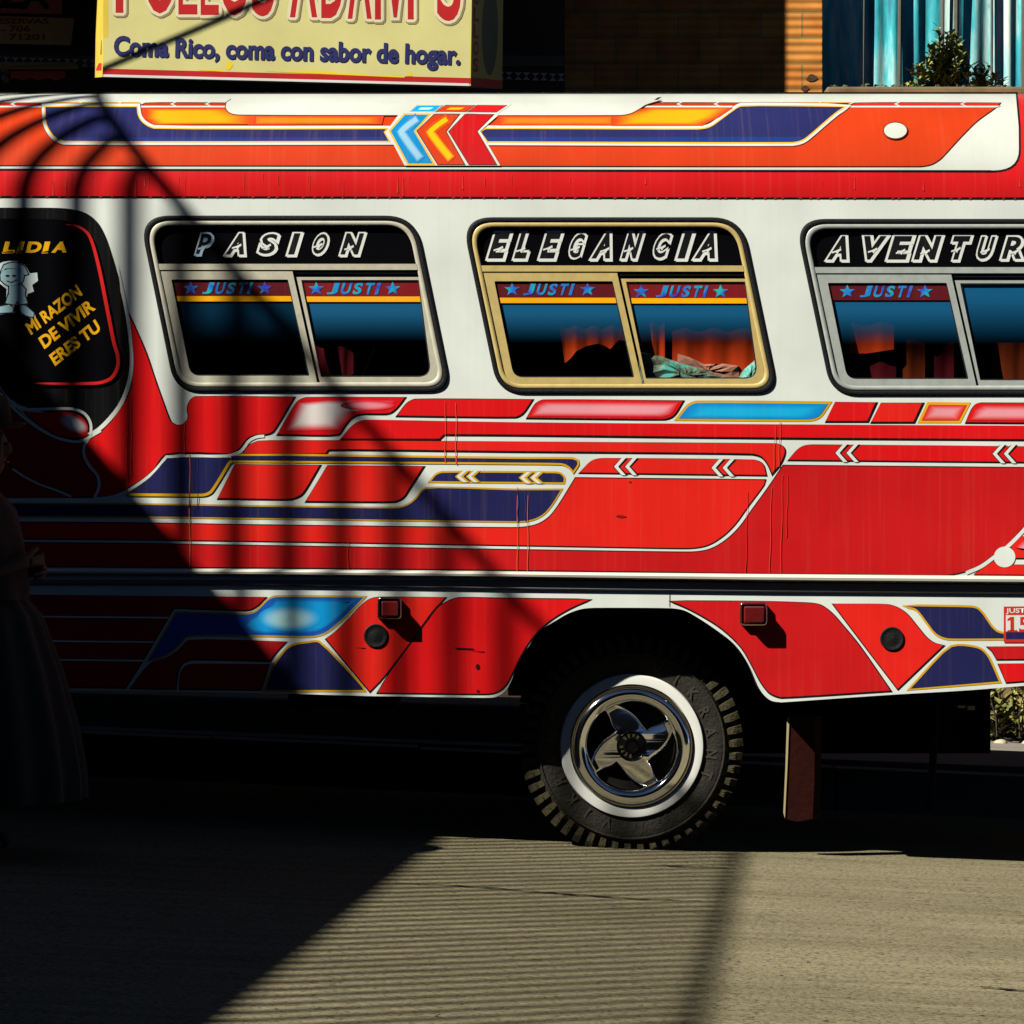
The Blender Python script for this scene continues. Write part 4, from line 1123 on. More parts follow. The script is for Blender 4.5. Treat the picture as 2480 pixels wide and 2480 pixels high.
# the wheels out of sight: opposite and at the front
def copy_part(o, parent, mv):
    c = o.copy(); COL.objects.link(c); c.parent = parent; c.matrix_parent_inverse = o.matrix_parent_inverse.copy()
    return c
for mv in (Vector((0, 1.75, 0)), Vector((-2.9, 0, 0)), Vector((-2.9, 1.75, 0))):
    r_ = copy_part(wheel, bus, mv); r_.location = Vector(wc) + mv
    for ch in list(wheel.children):
        copy_part(ch, r_, mv)

# ---- inside the bus: lining, seats, red sheets
li = MB()
li.box(x0 + 0.1, x1 - 0.1, 1.95, 2.0, zc(1380), zc(500))
li.box(x0 + 0.1, x1 - 0.1, 0.06, 2.0, zc(1385), zc(1375))
li.box(x0 + 0.1, x1 - 0.1, 0.10, 2.0, zc(520), zc(500))
li.box(x0 + 0.05, x0 + 0.1, 0.06, 2.0, zc(1380), zc(500)); li.box(x1 - 0.1, x1 - 0.05, 0.06, 2.0, zc(1380), zc(500))
li.build('lining', M['bus_inside'], bus)
def seat(px, y, dark=False, hgt=868):
    s_ = MB(); pts = []
    wd = 130
    prof = fillet([(px - 62, 1100), (px - 50, hgt + 20, 40), (px - 20, hgt, 30), (px + 34, hgt, 30), (px + 58, hgt + 26, 36), (px + 62, 1100)], seg=6)
    n_ = len(prof)
    vs = []
    for d, gq in ((0.0, -5), (0.015, 0), (0.38, 0), (0.40, -5)):
        vs += [W(p[0], p[1], y + d) for p in grow(prof, gq)]
    fs = [(j * n_ + k, j * n_ + (k + 1) % n_, (j + 1) * n_ + (k + 1) % n_, (j + 1) * n_ + k) for j in range(3) for k in range(n_)]
    fs += [tuple(range(n_)), tuple(range(3 * n_, 4 * n_))[::-1]]
    s_.add(vs, fs)
    return s_.build('seat', M['seat_dark' if dark else 'seat'], bus, True)
for px, y, d, h in ((560, 0.35, True, 872), (860, 0.45, False, 846), (1180, 0.35, True, 850), (1430, 0.50, True, 855), (1505, 1.25, True, 845), (1980, 0.4, True, 860), (2200, 0.45, False, 858), (2420, 0.5, True, 862), (860, 1.3, False, 850), (2250, 1.25, True, 850)):
    seat(px, y, d, h)
def red_sheet(xa, xb, ya, hem, y=0.055, folds=60.0, mat='red_sheet', slant=0.0):
    """a sheet behind the glass with its lower edge cut to shape: hem = [(px, py), ...]"""
    vs = []; fs = []; nx = 56; ny = 10
    def low(px):
        for (a, b), (c, d) in zip(hem, hem[1:]):
            if a <= px <= c: return b + (d - b) * (px - a) / max(1e-6, c - a)
        return hem[-1][1]
    for j in range(ny + 1):
        v = j / ny
        for i in range(nx + 1):
            px = xa + (xb - xa) * i / nx; yt_ = ya + slant * i / nx + abs(slant) * 0.3 * math.sin(i * 0.11); py = yt_ + (low(px) - yt_) * v
            vs.append(W(px, py, y + 0.0035 * math.sin(px / folds * 6.28 + 0.5 * math.sin(v * 3)) + 0.0005 * math.sin(px / folds * 15 + v)))
    for j in range(ny):
        for i in range(nx): a = j * (nx + 1) + i; fs.append((a, a + 1, a + nx + 2, a + nx + 1))
    return pym('red_sheet', vs, fs, M[mat], bus, True)
red_sheet(1356, 1520, 730, [(1356, 800), (1368, 880), (1382, 868), (1396, 850), (1420, 838), (1448, 832), (1466, 838), (1478, 846), (1486, 836), (1500, 822), (1520, 826)], 0.05, 44)
red_sheet(1548, 1610, 730, [(1548, 840), (1562, 830), (1572, 838), (1580, 860), (1610, 872)], 0.05, 30)
red_sheet(1626, 1860, 730, [(1626, 880), (1860, 960)], 0.062, 70)
red_sheet(2056, 2165, 740, [(2056, 856), (2100, 856), (2165, 846)], 0.05, 80)
red_sheet(2058, 2170, 800, [(2058, 930), (2170, 930)], 0.075, 80, 'maroon', 40)
red_sheet(2186, 2240, 790, [(2186, 930), (2240, 930)], 0.085, 60, 'rust_cloth', 26)
red_sheet(2262, 2310, 860, [(2262, 930), (2310, 930)], 0.085, 60, 'maroon', -34)
red_sheet(2400, 2480, 830, [(2400, 930), (2480, 930)], 0.085, 60, 'rust_cloth')
red_sheet(752, 856, 826, [(752, 930), (820, 930), (856, 905)], 0.07, 40, 'maroon', 30)
hp = MB(); hp.tube([W(1632, 700, 0.22), W(1690, 980, 0.22)], 0.016, 10); hp.tube([W(868, 930, 0.2), W(905, 840, 0.25)], 0.008, 8)
hp.build('handrail', plain('painted_rail', (0.05, 0.02, 0.02), 0.35), bus, True)
# ================================================================== GROUND
def road_mat():
    m, t, p = newmat('dusty_road')
    tc = N(t, 'ShaderNodeTexCoord')
    def noise_(scale, detail, stretch=(1, 1, 1), rough=0.6):
        mp = N(t, 'ShaderNodeMapping'); mp.inputs['Scale'].default_value = stretch
        t.links.new(tc.outputs['Object'], mp.inputs[0])
        n_ = N(t, 'ShaderNodeTexNoise'); n_.inputs['Scale'].default_value = scale; n_.inputs['Detail'].default_value = detail
        n_.inputs['Roughness'].default_value = rough
        t.links.new(mp.outputs[0], n_.inputs['Vector']); return n_.outputs[0]
    big = noise_(0.9, 5, (0.5, 1.6, 1)); grit = noise_(85, 4, (0.8, 1, 1), 0.75); strk = noise_(3.0, 6, (0.35, 5, 1))
    r1 = N(t, 'ShaderNodeValToRGB'); e = r1.color_ramp.elements
    e[0].position = 0.38; e[0].color = (0.140, 0.122, 0.068, 1); e[1].position = 0.64; e[1].color = (0.235, 0.202, 0.122, 1)
    ad = N(t, 'ShaderNodeMath', operation='ADD'); mu = N(t, 'ShaderNodeMath', operation='MULTIPLY'); mu.inputs[1].default_value = 0.5
    t.links.new(big, ad.inputs[0]); t.links.new(strk, ad.inputs[1]); t.links.new(ad.outputs[0], mu.inputs[0]); t.links.new(mu.outputs[0], r1.inputs[0])
    r2 = N(t, 'ShaderNodeValToRGB'); e = r2.color_ramp.elements
    e[0].position = 0.36; e[0].color = (0.22, 0.20, 0.17, 1); e[1].position = 0.49; e[1].color = (1, 1, 1, 1)
    x = e.new(0.68); x.color = (1.22, 1.20, 1.16, 1)
    t.links.new(grit, r2.inputs[0])
    mx = N(t, 'ShaderNodeMix', data_type='RGBA', blend_type='MULTIPLY'); mx.inputs[0].default_value = 1.0
    t.links.new(r1.outputs[0], mx.inputs[6]); t.links.new(r2.outputs[0], mx.inputs[7])
    t.links.new(mx.outputs[2], p.inputs['Base Color']); p.inputs['Roughness'].default_value = 0.95; p.inputs['Specular IOR Level'].default_value = 0.15
    b = N(t, 'ShaderNodeBump'); b.inputs['Strength'].default_value = 0.55; b.inputs['Distance'].default_value = 0.008
    t.links.new(grit, b.inputs['Height']); t.links.new(b.outputs[0], p.inputs['Normal'])
    return m
M['road'] = road_mat()
M['crack'] = plain('road_crack', (0.012, 0.010, 0.008), 0.95, 0, 0.3, 10, 0, 10, 0.1)
M['concrete'] = plain('pavement_concrete', (0.20, 0.18, 0.15), 0.9, 0, 0.35, 5, 0.4, 60, 0.2)
vs = []; fs = []
xs = [-60, -20] + [-8 + i * 0.4 for i in range(41)] + [20, 60]
ys = [-60, -24] + [-12 + i * 0.4 for i in range(37)] + [20, 60]
for y in ys:
    for x in xs:
        z = ground(max(-12, min(12, x)))
        if abs(x) < 8 and -9 < y < 1.5:
            z += 0.0012 * noise.noise(Vector((x * 0.8, y * 1.2, 3))) * min(1, max(0, abs(y + 0.1) / 1.5))
        vs.append((x, y, z))
nx = len(xs)
for j in range(len(ys) - 1):
    for i in range(nx - 1): a = j * nx + i; fs.append((a, a + 1, a + nx + 1, a + nx))
road = pym('road', vs, fs, M['road'], None, True); tag(road, kind='structure')

def groundpt(px, py, lift=0.004):
    """where a photo pixel's ray meets the sloping road"""
    dx = (px - 1240) * S / D; dz = (1240 - py) * S / D
    # CH + dz*t = -0.045*(dx*t - 0.435)
    tt = (-CH + 0.045 * 0.435) / (dz + 0.045 * dx)
    return Vector((dx * tt, -D + tt, CH + dz * tt + lift))
cr = MB()
def crack(pts, wd):
    P = [groundpt(*p) for p in pts]; Q = []
    for i in range(len(P) - 1):
        for k in range(5):
            u = k / 5; v = P[i].lerp(P[i + 1], u); v.x += random.uniform(-.01, .01); v.y += random.uniform(-0.012, 0.012); Q.append(v)
    Q.append(P[-1]); l = []
    for i, v in enumerate(Q):
        w_ = wd * (0.5 + random.random()) * math.sin(math.pi * (i + 0.7) / (len(Q) + 0.4)) ** 0.5
        l.append((v + Vector((0, w_, 0)), v - Vector((0, w_, 0))))
    vs = [p for pr in l for p in pr]
    cr.add(vs, [(2 * i, 2 * i + 2, 2 * i + 3, 2 * i + 1) for i in range(len(Q) - 1)])
crack([(955, 2142), (1060, 2144), (1180, 2152), (1270, 2160), (1380, 2168), (1480, 2175), (1580, 2182), (1700, 2184)], 0.012)
crack([(1560, 2096), (1640, 2100), (1760, 2104)], 0.012)
crack([(2380, 2394), (2440, 2398), (2520, 2404)], 0.012)
cr.build('road_crack', M['crack']); tag(bpy.data.objects['road_crack'], kind='structure')
# loose stones and grit
M['stone'] = plain('loose_stone', (0.11, 0.085, 0.05), 0.9, 0, 0.5, 30, 0.3, 60)
gr = MB()
for i in range(160):
    x = random.uniform(-1.6, 2.6); y = random.uniform(-4.3, 0.0); r = random.choice((0.003, 0.004, 0.005, 0.006, 0.009))
    z = ground(x) + r * 0.3
    vs = []
    for k in range(6):
        a = k * math.pi / 3 + random.random() * 0.5; vs.append((x + r * math.cos(a) * random.uniform(.7, 1.3), y + r * math.sin(a) * random.uniform(.7, 1.3), z))
    vs.append((x, y, z + r * 0.4))
    gr.add(vs, [(k, (k + 1) % 6, 6) for k in range(6)])
gr.build('gravel', M['stone']); tag(bpy.data.objects['gravel'], kind='stuff')

# pavement behind the bus: kerb and slabs following the slope
pv = MB(); KYY = 2.25
tl_ = lambda x: ground(max(-12, min(12, x)))
for i in range(30):
    xa = -13 + i * 0.9
    pv.box(xa, xa + 0.89, KYY, KYY + 0.16, -0.3, 0.185 + random.uniform(-.004, .004), tilt=tl_)
pv.box(-13, 14, KYY + 0.163, 9, -0.3, 0.180, tilt=tl_)
o = pv.build('pavement', M['concrete'], None, False, 0.006); tag(o, kind='structure')
# raised stoop in front of the eating house
st = MB()
st.box(-7, W(1330, 0, 2.7).x, 2.62, 3.3, -0.2, 0.0)
for v in range(len(st.v)):
    x, y, z = st.v[v]; st.v[v] = (x, y, (0.44 - 0.030 * (x + 1.8)) if z > -0.1 else -0.3)
o = st.build('doorstep', M['concrete'], None, False, 0.012)
tag(o, 'long low concrete doorstep seen in shade underneath the bus', 'step')

# ================================================================== BUILDINGS BEHIND
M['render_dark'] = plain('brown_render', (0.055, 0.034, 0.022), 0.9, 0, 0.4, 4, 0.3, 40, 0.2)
M['dark_trim'] = plain('dark_trim', (0.012, 0.012, 0.016), 0.8, 0, 0.4, 6)
def brick_mat(name, c1, c2, mortar, wd, hg, ridges=True):
    m, t, p = newmat(name)
    tc = N(t, 'ShaderNodeTexCoord')
    mp = N(t, 'ShaderNodeMapping'); mp.inputs['Rotation'].default_value = (math.radians(90), 0, 0)
    t.links.new(tc.outputs['Object'], mp.inputs[0])
    b = N(t, 'ShaderNodeTexBrick'); b.inputs['Scale'].default_value = 1.0
    b.inputs['Brick Width'].default_value = wd; b.inputs['Row Height'].default_value = hg; b.inputs['Mortar Size'].default_value = 0.006
    b.inputs['Color1'].default_value = (*c1, 1); b.inputs['Color2'].default_value = (*c2, 1); b.inputs['Mortar'].default_value = (*mortar, 1)
    t.links.new(mp.outputs[0], b.inputs['Vector'])
    no = N(t, 'ShaderNodeTexNoise'); no.inputs['Scale'].default_value = 7; no.inputs['Detail'].default_value = 6
    t.links.new(tc.outputs['Object'], no.inputs['Vector'])
    mx = N(t, 'ShaderNodeMix', data_type='RGBA', blend_type='MULTIPLY'); mx.inputs[0].default_value = 0.75
    rp = N(t, 'ShaderNodeValToRGB'); rp.color_ramp.elements[0].position = 0.3; rp.color_ramp.elements[0].color = (0.55, 0.50, 0.42, 1); rp.color_ramp.elements[1].position = 0.6
    t.links.new(no.outputs[0], rp.inputs[0]); t.links.new(b.outputs[0], mx.inputs[6]); t.links.new(rp.outputs[0], mx.inputs[7])
    t.links.new(mx.outputs[2], p.inputs['Base Color']); p.inputs['Roughness'].default_value = 0.92; p.inputs['Specular IOR Level'].default_value = 0.15
    wv = N(t, 'ShaderNodeTexWave', wave_type='BANDS', bands_direction='Z'); wv.inputs['Scale'].default_value = 0.314 / hg * 3; wv.inputs['Distortion'].default_value = 0.3
    t.links.new(tc.outputs['Object'], wv.inputs['Vector'])
    ad = N(t, 'ShaderNodeMath', operation='MULTIPLY_ADD'); ad.inputs[1].default_value = -1.0
    t.links.new(b.outputs['Fac'], ad.inputs[0])
    sc = N(t, 'ShaderNodeMath', operation='MULTIPLY'); sc.inputs[1].default_value = 0.35 if ridges else 0.05
    t.links.new(wv.outputs[1], sc.inputs[0]); t.links.new(sc.outputs[0], ad.inputs[2])
    bp = N(t, 'ShaderNodeBump'); bp.inputs['Strength'].default_value = 0.8; bp.inputs['Distance'].default_value = 0.012
    t.links.new(ad.outputs[0], bp.inputs['Height']); t.links.new(bp.outputs[0], p.inputs['Normal'])
    return m
M['brick'] = brick_mat('hollow_brick', (0.58, 0.18, 0.035), (0.66, 0.27, 0.055), (0.34, 0.20, 0.06), 0.21, 0.13)

FY = 4.0                                   # front of the eating house
xe = W(1368, 0, FY).x
eh = empty('eating_house', (-2.5, FY, ground(-2.5)))
tag(eh, 'dark brown eating house front in deep shade behind the bus', 'building')
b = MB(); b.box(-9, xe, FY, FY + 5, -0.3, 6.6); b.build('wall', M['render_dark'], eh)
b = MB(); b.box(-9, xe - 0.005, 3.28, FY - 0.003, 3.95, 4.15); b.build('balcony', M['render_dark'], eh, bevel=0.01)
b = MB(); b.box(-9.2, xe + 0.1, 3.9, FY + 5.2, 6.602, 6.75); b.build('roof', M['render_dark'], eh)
# ornamental tile band: dark strip with pale facing triangles
b = MB(); b.box(-7, xe - 0.004, FY - 0.02, FY - 0.002, W(0, 160, FY).z, W(0, 136, FY).z)
tb = b.build('tile_band', M['dark_trim'], eh)
orn = Layers()
for i in range(36):
    X = -140 + i * 42.0
    if 236 < X < 1180: continue
    if X > 1352: break
    yy = 138 + (X - 0) * 0.030
    for (a, c) in ((X, X + 18), (X + 20, X + 38)):
        if (a + c) / 2 > 1362: continue
        orn.poly([(a, yy), (c, yy), ((a + c) / 2, yy + 9)], (0.42, 0.40, 0.36)); orn.poly([((a + c) / 2, yy + 9), (c, yy + 18), (a, yy + 18)], (0.42, 0.40, 0.36))
orn.build('tile_pattern', flat(FY - 0.022), M['sign_print'], tb)
# ledge and small red awning edge below
b = MB(); b.box(-7, W(185, 0, FY - 0.1).x, FY - 0.14, FY - 0.003, W(0, 168, FY).z, W(0, 160, FY).z)
b.build('ledge', plain('ochre_ledge', (0.30, 0.20, 0.08), 0.8), eh)
b = MB(); vs = []; fs = []
for i in range(20):
    px = 25 + i * 7
    vs += [W(px, 172, FY - 0.1), W(px, 192 - 3 * math.sin(i * 1.1), FY - 0.22)]
fs = [(2 * i, 2 * i + 1, 2 * i + 3, 2 * i + 2) for i in range(19)]
b.add(vs, fs); b.build('valance', plain('orange_valance', (0.60, 0.09, 0.015), 0.8), eh, True)
b = MB()
for py in (168, 186): b.box(W(4, 0, 3.8).x, W(15, 0, 3.8).x, 3.78, 3.9, W(0, py + 8, 3.8).z, W(0, py - 3, 3.8).z)
b.build('bracket', M['concrete'], eh, bevel=0.006)
def board(name, label, pts, y, face, texts, th=0.04):
    o = slab(name, pts, y, y + th, face, None)
    l_ = Layers()
    for bd, box_, c, bo, rt_ in texts: l_.text(bd, box_, c, 0, bo, 1, rt_)
    tl2 = l_.build('lettering', flat(y - 0.002), M['sign_print'], o)
    tag(o, label, 'sign')
    return o
board('shop_sign', 'dark red sign board with large outlined letters under the balcony', [(-300, -60), (150, -60), (150, 34), (-300, 26)], FY - 0.046, plain('maroon_board', (0.20, 0.032, 0.022), 0.6),
      [('PLAZA', (-150, -50, 122, 24), (0.42, 0.15, 0.09), 0.05, None), ('PLAZA', (-147, -46, 119, 20), (0.035, 0.008, 0.008), 0.03, None)])
board('notice_board', 'ochre notice board with telephone numbers, left of the yellow sign', [(-300, 30), (180, 44), (172, 110), (-300, 97)], FY - 0.047, plain('ochre_board', (0.55, 0.30, 0.09), 0.7),
      [('RESERVAS', (-22, 44, 118, 58), (0.09, 0.012, 0.010), 0.03, None), ('CEL.', (-70, 61, 14, 75), (0.09, 0.012, 0.010), 0.03, None), ('706', (22, 62, 74, 77), (0.09, 0.012, 0.010), 0.03, None), ('71201', (22, 82, 108, 97), (0.09, 0.012, 0.010), 0.03, None)])

# big yellow sign with folded sides
SY = 3.12
sg = Layers(); CREAM = (0.66, 0.60, 0.24); SRED = (0.48, 0.012, 0.012); SNV = (0.018, 0.022, 0.11)
Q = [(251, -262), (1146, -246), (1140, 208), (249, 186)]
sg.poly(Q, CREAM, 0)
sg.poly([(250, 90), (251, -262), (262, -262), (262, 90)], (0.72, 0.52, 0.06), 0.5); sg.poly([(1138, 190), (1144, -246), (1146, -246), (1140, 190)], (0.72, 0.55, 0.05), 0.5)
sg.poly([(249, 166), (1140, 189), (1140, 203), (249, 180)], SRED, 1)
sg.poly([(252, 180), (1136, 202), (1136, 208), (252, 186)], (0.72, 0.70, 0.66), 2)
for q in ([(480, 170), (500, 168), (540, 168), (545, 174)], [(640, 173), (760, 171), (900, 181), (980, 185), (980, 188)], [(985, 184), (994, 172), (1000, 185)], [(548, 150), (558, 148), (564, 158), (556, 170), (546, 168)]):
    sg.poly(q, (0.80, 0.62, 0.02), 1.5)
tilt = math.radians(1.55)
def big(body, x0_, x1_):
    yb_ = 31 + (x0_ - 280) * 0.0255
    bo = 0.0 if body in 'ML' else 0.018
    for k, (c, g) in enumerate((((0.30, 0.24, 0.12), 9), ((0.74, 0.66, 0.42), 7.5), (SRED, 0))):
        d = 3 if k == 0 else 0
        ring = [(0, 0)] if g == 0 else [(g * math.cos(q * 0.6283) + d, g * math.sin(q * 0.6283) + d) for q in range(10)]
        for i_, (ex_, ey_) in enumerate(ring):
            sg.text(body, (x0_ + ex_, -155 + ey_, x1_ + ex_, yb_ + ey_), c, 0, bo, 3 + k + i_ * 0.07, None)
for ch, a, c in (('P', 280, 345), ('O', 350, 424), ('L', 432, 478), ('L', 486, 530), ('O', 532, 604), ('S', 610, 664), ('A', 702, 768), ('D', 778, 832), ('A', 842, 900), ('M', 908, 1002), ("'", 1014, 1034), ('S', 1058, 1116)):
    if ch == "'": sg.text(ch, (a, -150, c, -100), SRED, 0, 0.05, 5)
    else: big(ch, a, c)
vw = [(930, -158), (984, -158), (961, 42), (953, 42)]     # the middle of the M
sg.poly(grow(vw, 9, 3, 3), (0.30, 0.24, 0.12), 2.9); sg.poly(grow(vw, 7.5), (0.74, 0.66, 0.42), 3.95); sg.poly(vw, SRED, 5.2)
def wordline(body, ox, oy, wid, cap, ang, col, bold, off):
    vs, ts = text_geo(body, bold)
    xs = [v[0] for v in vs]; a0, a1 = min(xs), max(xs)
    ca, sa = math.cos(ang), math.sin(ang)
    q = []
    for x, y in vs:
        X = (x - a0) / (a1 - a0) * wid; Y = -y / 0.73 * cap
        q.append((ox + X * ca - Y * sa, oy + X * sa + Y * ca))
    for p in ts: sg.t.append((tuple(q[j] for j in p), (col,) * 3, off))
wordline('Coma Rico, coma con sabor de hogar.', 275, 133, 840, 47, math.radians(1.5), SNV, 0.042, 6)
sign = sg.build('restaurant_sign', flat(SY), M['sign_print'], None)
tag(sign, 'pale yellow hanging sign with red capitals and a navy slogan', 'sign')
wing = Layers()
wing.poly([(0, 0), (1, 0), (1, 1), (0, 1)], (0.62, 0.46, 0.06), 0)
for v0, v1, c in ((0.30, 0.36, (0.5, 0.10, 0.03)), (0.42, 0.5, (0.5, 0.12, 0.03)), (0.55, 0.62, (0.42, 0.16, 0.05)), (0.66, 0.76, (0.42, 0.14, 0.05)), (0.80, 0.88, (0.25, 0.10, 0.02)), (0.925, 0.965, (0.55, 0.03, 0.02))):
    wing.poly([(0.15, v0), (0.85, v0), (0.85, v1), (0.15, v1)], c, 1)
def wing_surf(a, b_):
    A0, A1 = W(*a[0]), W(*a[1]); B0, B1 = W(*b_[0]), W(*b_[1])
    nrm = (B0 - A0).cross(A1 - A0).normalized()
    if nrm.y > 0: nrm = -nrm
    return lambda u_, v_, off: (A0.lerp(A1, v_)).lerp(B0.lerp(B1, v_), u_) + nrm * off
wing.build('sign_side', wing_surf(((238, -270, 3.55), (230, 188, 3.55)), ((251, -262, SY), (249, 186, SY))), M['sign_print'], sign)
wing = Layers()
wing.poly([(0, 0), (1, 0), (1, 1), (0, 1)], (0.48, 0.34, 0.10), 0)
wing.poly([(0.02, 0.955), (0.98, 0.955), (0.98, 1), (0.02, 1)], (0.40, 0.02, 0.02), 1)
wing.poly(oval(0.58, 0.70, 0.26, 0.235, 30), (0.04, 0.05, 0.04), 1)
for k, ch in enumerate('POLLOS'): wing.text(ch, (0.06, 0.40 + k * 0.09, 0.22, 0.475 + k * 0.09), (0.34, 0.02, 0.02), 0, 0.03, 2)
wing.build('sign_side', wing_surf(((1146, -246, SY), (1140, 208, SY)), ((1222, -250, 3.62), (1216, 216, 3.62))), M['sign_print'], sign)
b = MB(); bb = [W(249, 186, SY + 0.004), W(1140, 208, SY + 0.004), W(1216, 216, 3.62), W(230, 188, 3.55)]
b.add(bb, [(0, 1, 2, 3)]); b.build('sign_underside', M['dark_trim'], sign)
b = MB()
for px in (330, 700, 1080): b.tube([W(px, -200, SY + 0.05), Vector((W(px, 0, SY).x, 3.3, 4.0))], 0.012, 6)
b.build('hanger', M['dark_trim'], sign)

# brick wall set back, its end catching the sun
BY = 4.715
bwx0, bwx1 = xe + 0.004, W(1992, 0, BY).x
b = MB(); b.box(bwx0, bwx1, BY, BY + 0.35, -0.4, 6.2)
o = b.build('brick_wall', M['brick'], None, False, 0.004)
tag(o, 'orange hollow-brick wall, mostly in shade with one sunlit end', 'wall')
b = MB(); b.box(bwx0, 0.8, 4.36, BY - 0.003, 4.30, 4.42); b.build('sky_shade_slab', M['render_dark'], o)  # unseen slab added to keep sky light off the shaded brick
ch_ = MB()    # broken brick at its foot
for px, py, r in ((1966, 190, 0.020), (1950, 214, 0.016)):
    c = W(px, py, BY - 0.004)
    vs = [(c.x + r * 1.3 * math.cos(k * .7) * random.uniform(.7, 1.2), BY - 0.003, c.z + r * math.sin(k * .7) * random.uniform(.7, 1.2)) for k in range(9)]
    ch_.add(vs, [tuple(range(9))])
ch_.build('broken_patch', plain('broken_brick', (0.06, 0.03, 0.012), 0.95, 0, 0.6, 30, 0.4, 60), o)

# retaining wall carrying the sheet fence
M['retain'] = brick_mat('rough_brick', (0.24, 0.12, 0.05), (0.30, 0.17, 0.07), (0.20, 0.16, 0.10), 0.30, 0.12, False)
LZ = W(0, 231, 4.85).z
b = MB(); b.box(bwx1 + 0.003, 9, 4.50, 6.5, -0.8, LZ)
o = b.build('retaining_wall', M['retain'], None, False, 0.01)
tag(o, 'rough brick retaining wall below the blue sheet fence', 'wall')
b = MB()      # moss and crumbs on its edge
for i in range(500):
    x = random.uniform(bwx1 + 0.02, 4.2); y = random.uniform(4.52, 4.80); r = random.uniform(0.005, 0.02)
    vs = [(x + r * math.cos(k * 2.1) * random.uniform(.6, 1.3), y + r * math.sin(k * 2.1), LZ + random.uniform(0, r)) for k in range(3)] + [(x, y, LZ + r * 1.1)]
    b.add(vs, [(0, 1, 3), (1, 2, 3), (2, 0, 3)])
b.build('moss', plain('moss', (0.10, 0.10, 0.035), 0.95, 0, 0.6, 40)); tag(bpy.data.objects['moss'], kind='stuff')

def teal_mat():
    m, t, p = newmat('worn_teal_paint')
    tc = N(t, 'ShaderNodeTexCoord')
    mp = N(t, 'ShaderNodeMapping'); mp.inputs['Scale'].default_value = (6, 6, 0.8); t.links.new(tc.outputs['Object'], mp.inputs[0])
    n1 = N(t, 'ShaderNodeTexNoise'); n1.inputs['Scale'].default_value = 1.2; n1.inputs['Detail'].default_value = 7; n1.inputs['Roughness'].default_value = 0.65
    t.links.new(mp.outputs[0], n1.inputs['Vector'])
    rp = N(t, 'ShaderNodeValToRGB'); e = rp.color_ramp.elements
    e[0].position = 0.36; e[0].color = (0.006, 0.17, 0.24, 1); e[1].position = 0.62; e[1].color = (0.60, 0.70, 0.62, 1)
    x = e.new(0.47); x.color = (0.02, 0.42, 0.46, 1)
    t.links.new(n1.outputs[0], rp.inputs[0])
    n2 = N(t, 'ShaderNodeTexNoise'); n2.inputs['Scale'].default_value = 9; n2.inputs['Detail'].default_value = 5
    t.links.new(tc.outputs['Object'], n2.inputs['Vector'])
    r2 = N(t, 'ShaderNodeValToRGB'); r2.color_ramp.elements[0].position = 0.66; r2.color_ramp.elements[1].position = 0.74
    t.links.new(n2.outputs[0], r2.inputs[0])
    mx = N(t, 'ShaderNodeMix', data_type='RGBA'); mx.inputs[7].default_value = (0.22, 0.10, 0.06, 1)
    t.links.new(r2.outputs[0], mx.inputs[0]); t.links.new(rp.outputs[0], mx.inputs[6]); t.links.new(mx.outputs[2], p.inputs['Base Color'])
    p.inputs['Roughness'].default_value = 0.65
    bp = N(t, 'ShaderNodeBump'); bp.inputs['Strength'].default_value = 0.25; bp.inputs['Distance'].default_value = 0.02
    t.links.new(n1.outputs[0], bp.inputs['Height']); t.links.new(bp.outputs[0], p.inputs['Normal'])
    return m
M['teal'] = teal_mat()
fence = empty('sheet_fence', (3.0, 4.9, LZ))
tag(fence, 'worn turquoise fence of overlapping corrugated metal sheets on the retaining wall', 'fence')
KF = KY(4.88)
edges = [1970, 2092, 2176, 2246, 2330, 2404, 2476, 2560, 2650, 2740, 2830, 2920, 3010]
for i in range(len(edges) - 1):
    xa, xb = (edges[i] - 1240) * KF, (edges[i + 1] - 1240) * KF + 0.012
    lean = random.uniform(-0.03, 0.03) + (0.03 if i > 3 else 0)
    vs = []; fs = []; nx_ = 40; nz_ = 24
    ph = random.random() * 6; am = 0.003 if i == 0 else random.uniform(0.006, 0.0105); nw = random.choice((1.6, 2.0, 2.2))
    tw = random.uniform(-0.02, 0.03)
    for k in range(nz_ + 1):
        v = k / nz_
        for j in range(nx_ + 1):
            u = j / nx_
            x = xa + (xb - xa) * u + lean * v
            y = 4.90 - 0.010 * (i % 2) + am * math.sin(u * nw * 6.283 + ph) + tw * (u - 0.5) + 0.016 * noise.noise(Vector((x * 7, v * 2.2, i)))
            vs.append((x, y, LZ - 0.02 + v * 2.6))
    for k in range(nz_):
        for j in range(nx_): a = k * (nx_ + 1) + j; fs.append((a, a + 1, a + nx_ + 2, a + nx_ + 1))
    pym('metal_sheet', vs, fs, M['teal'], fence, True)
b = MB()
for px, r in ((2182, 0.012), (2285, 0.008), (2318, 0.014), (2405, 0.007), (2482, 0.013), (2094, 0.006)):
    x = (px - 1240) * KF; b.tube([(x - 0.01, 4.86, LZ - 0.02), (x + random.uniform(-.005, .02), 4.855, LZ + 2.2)], r, 7)
b.build('fence_stake', plain('weathered_stake', (0.10, 0.09, 0.07), 0.9, 0, 0.5, 20), fence, True)
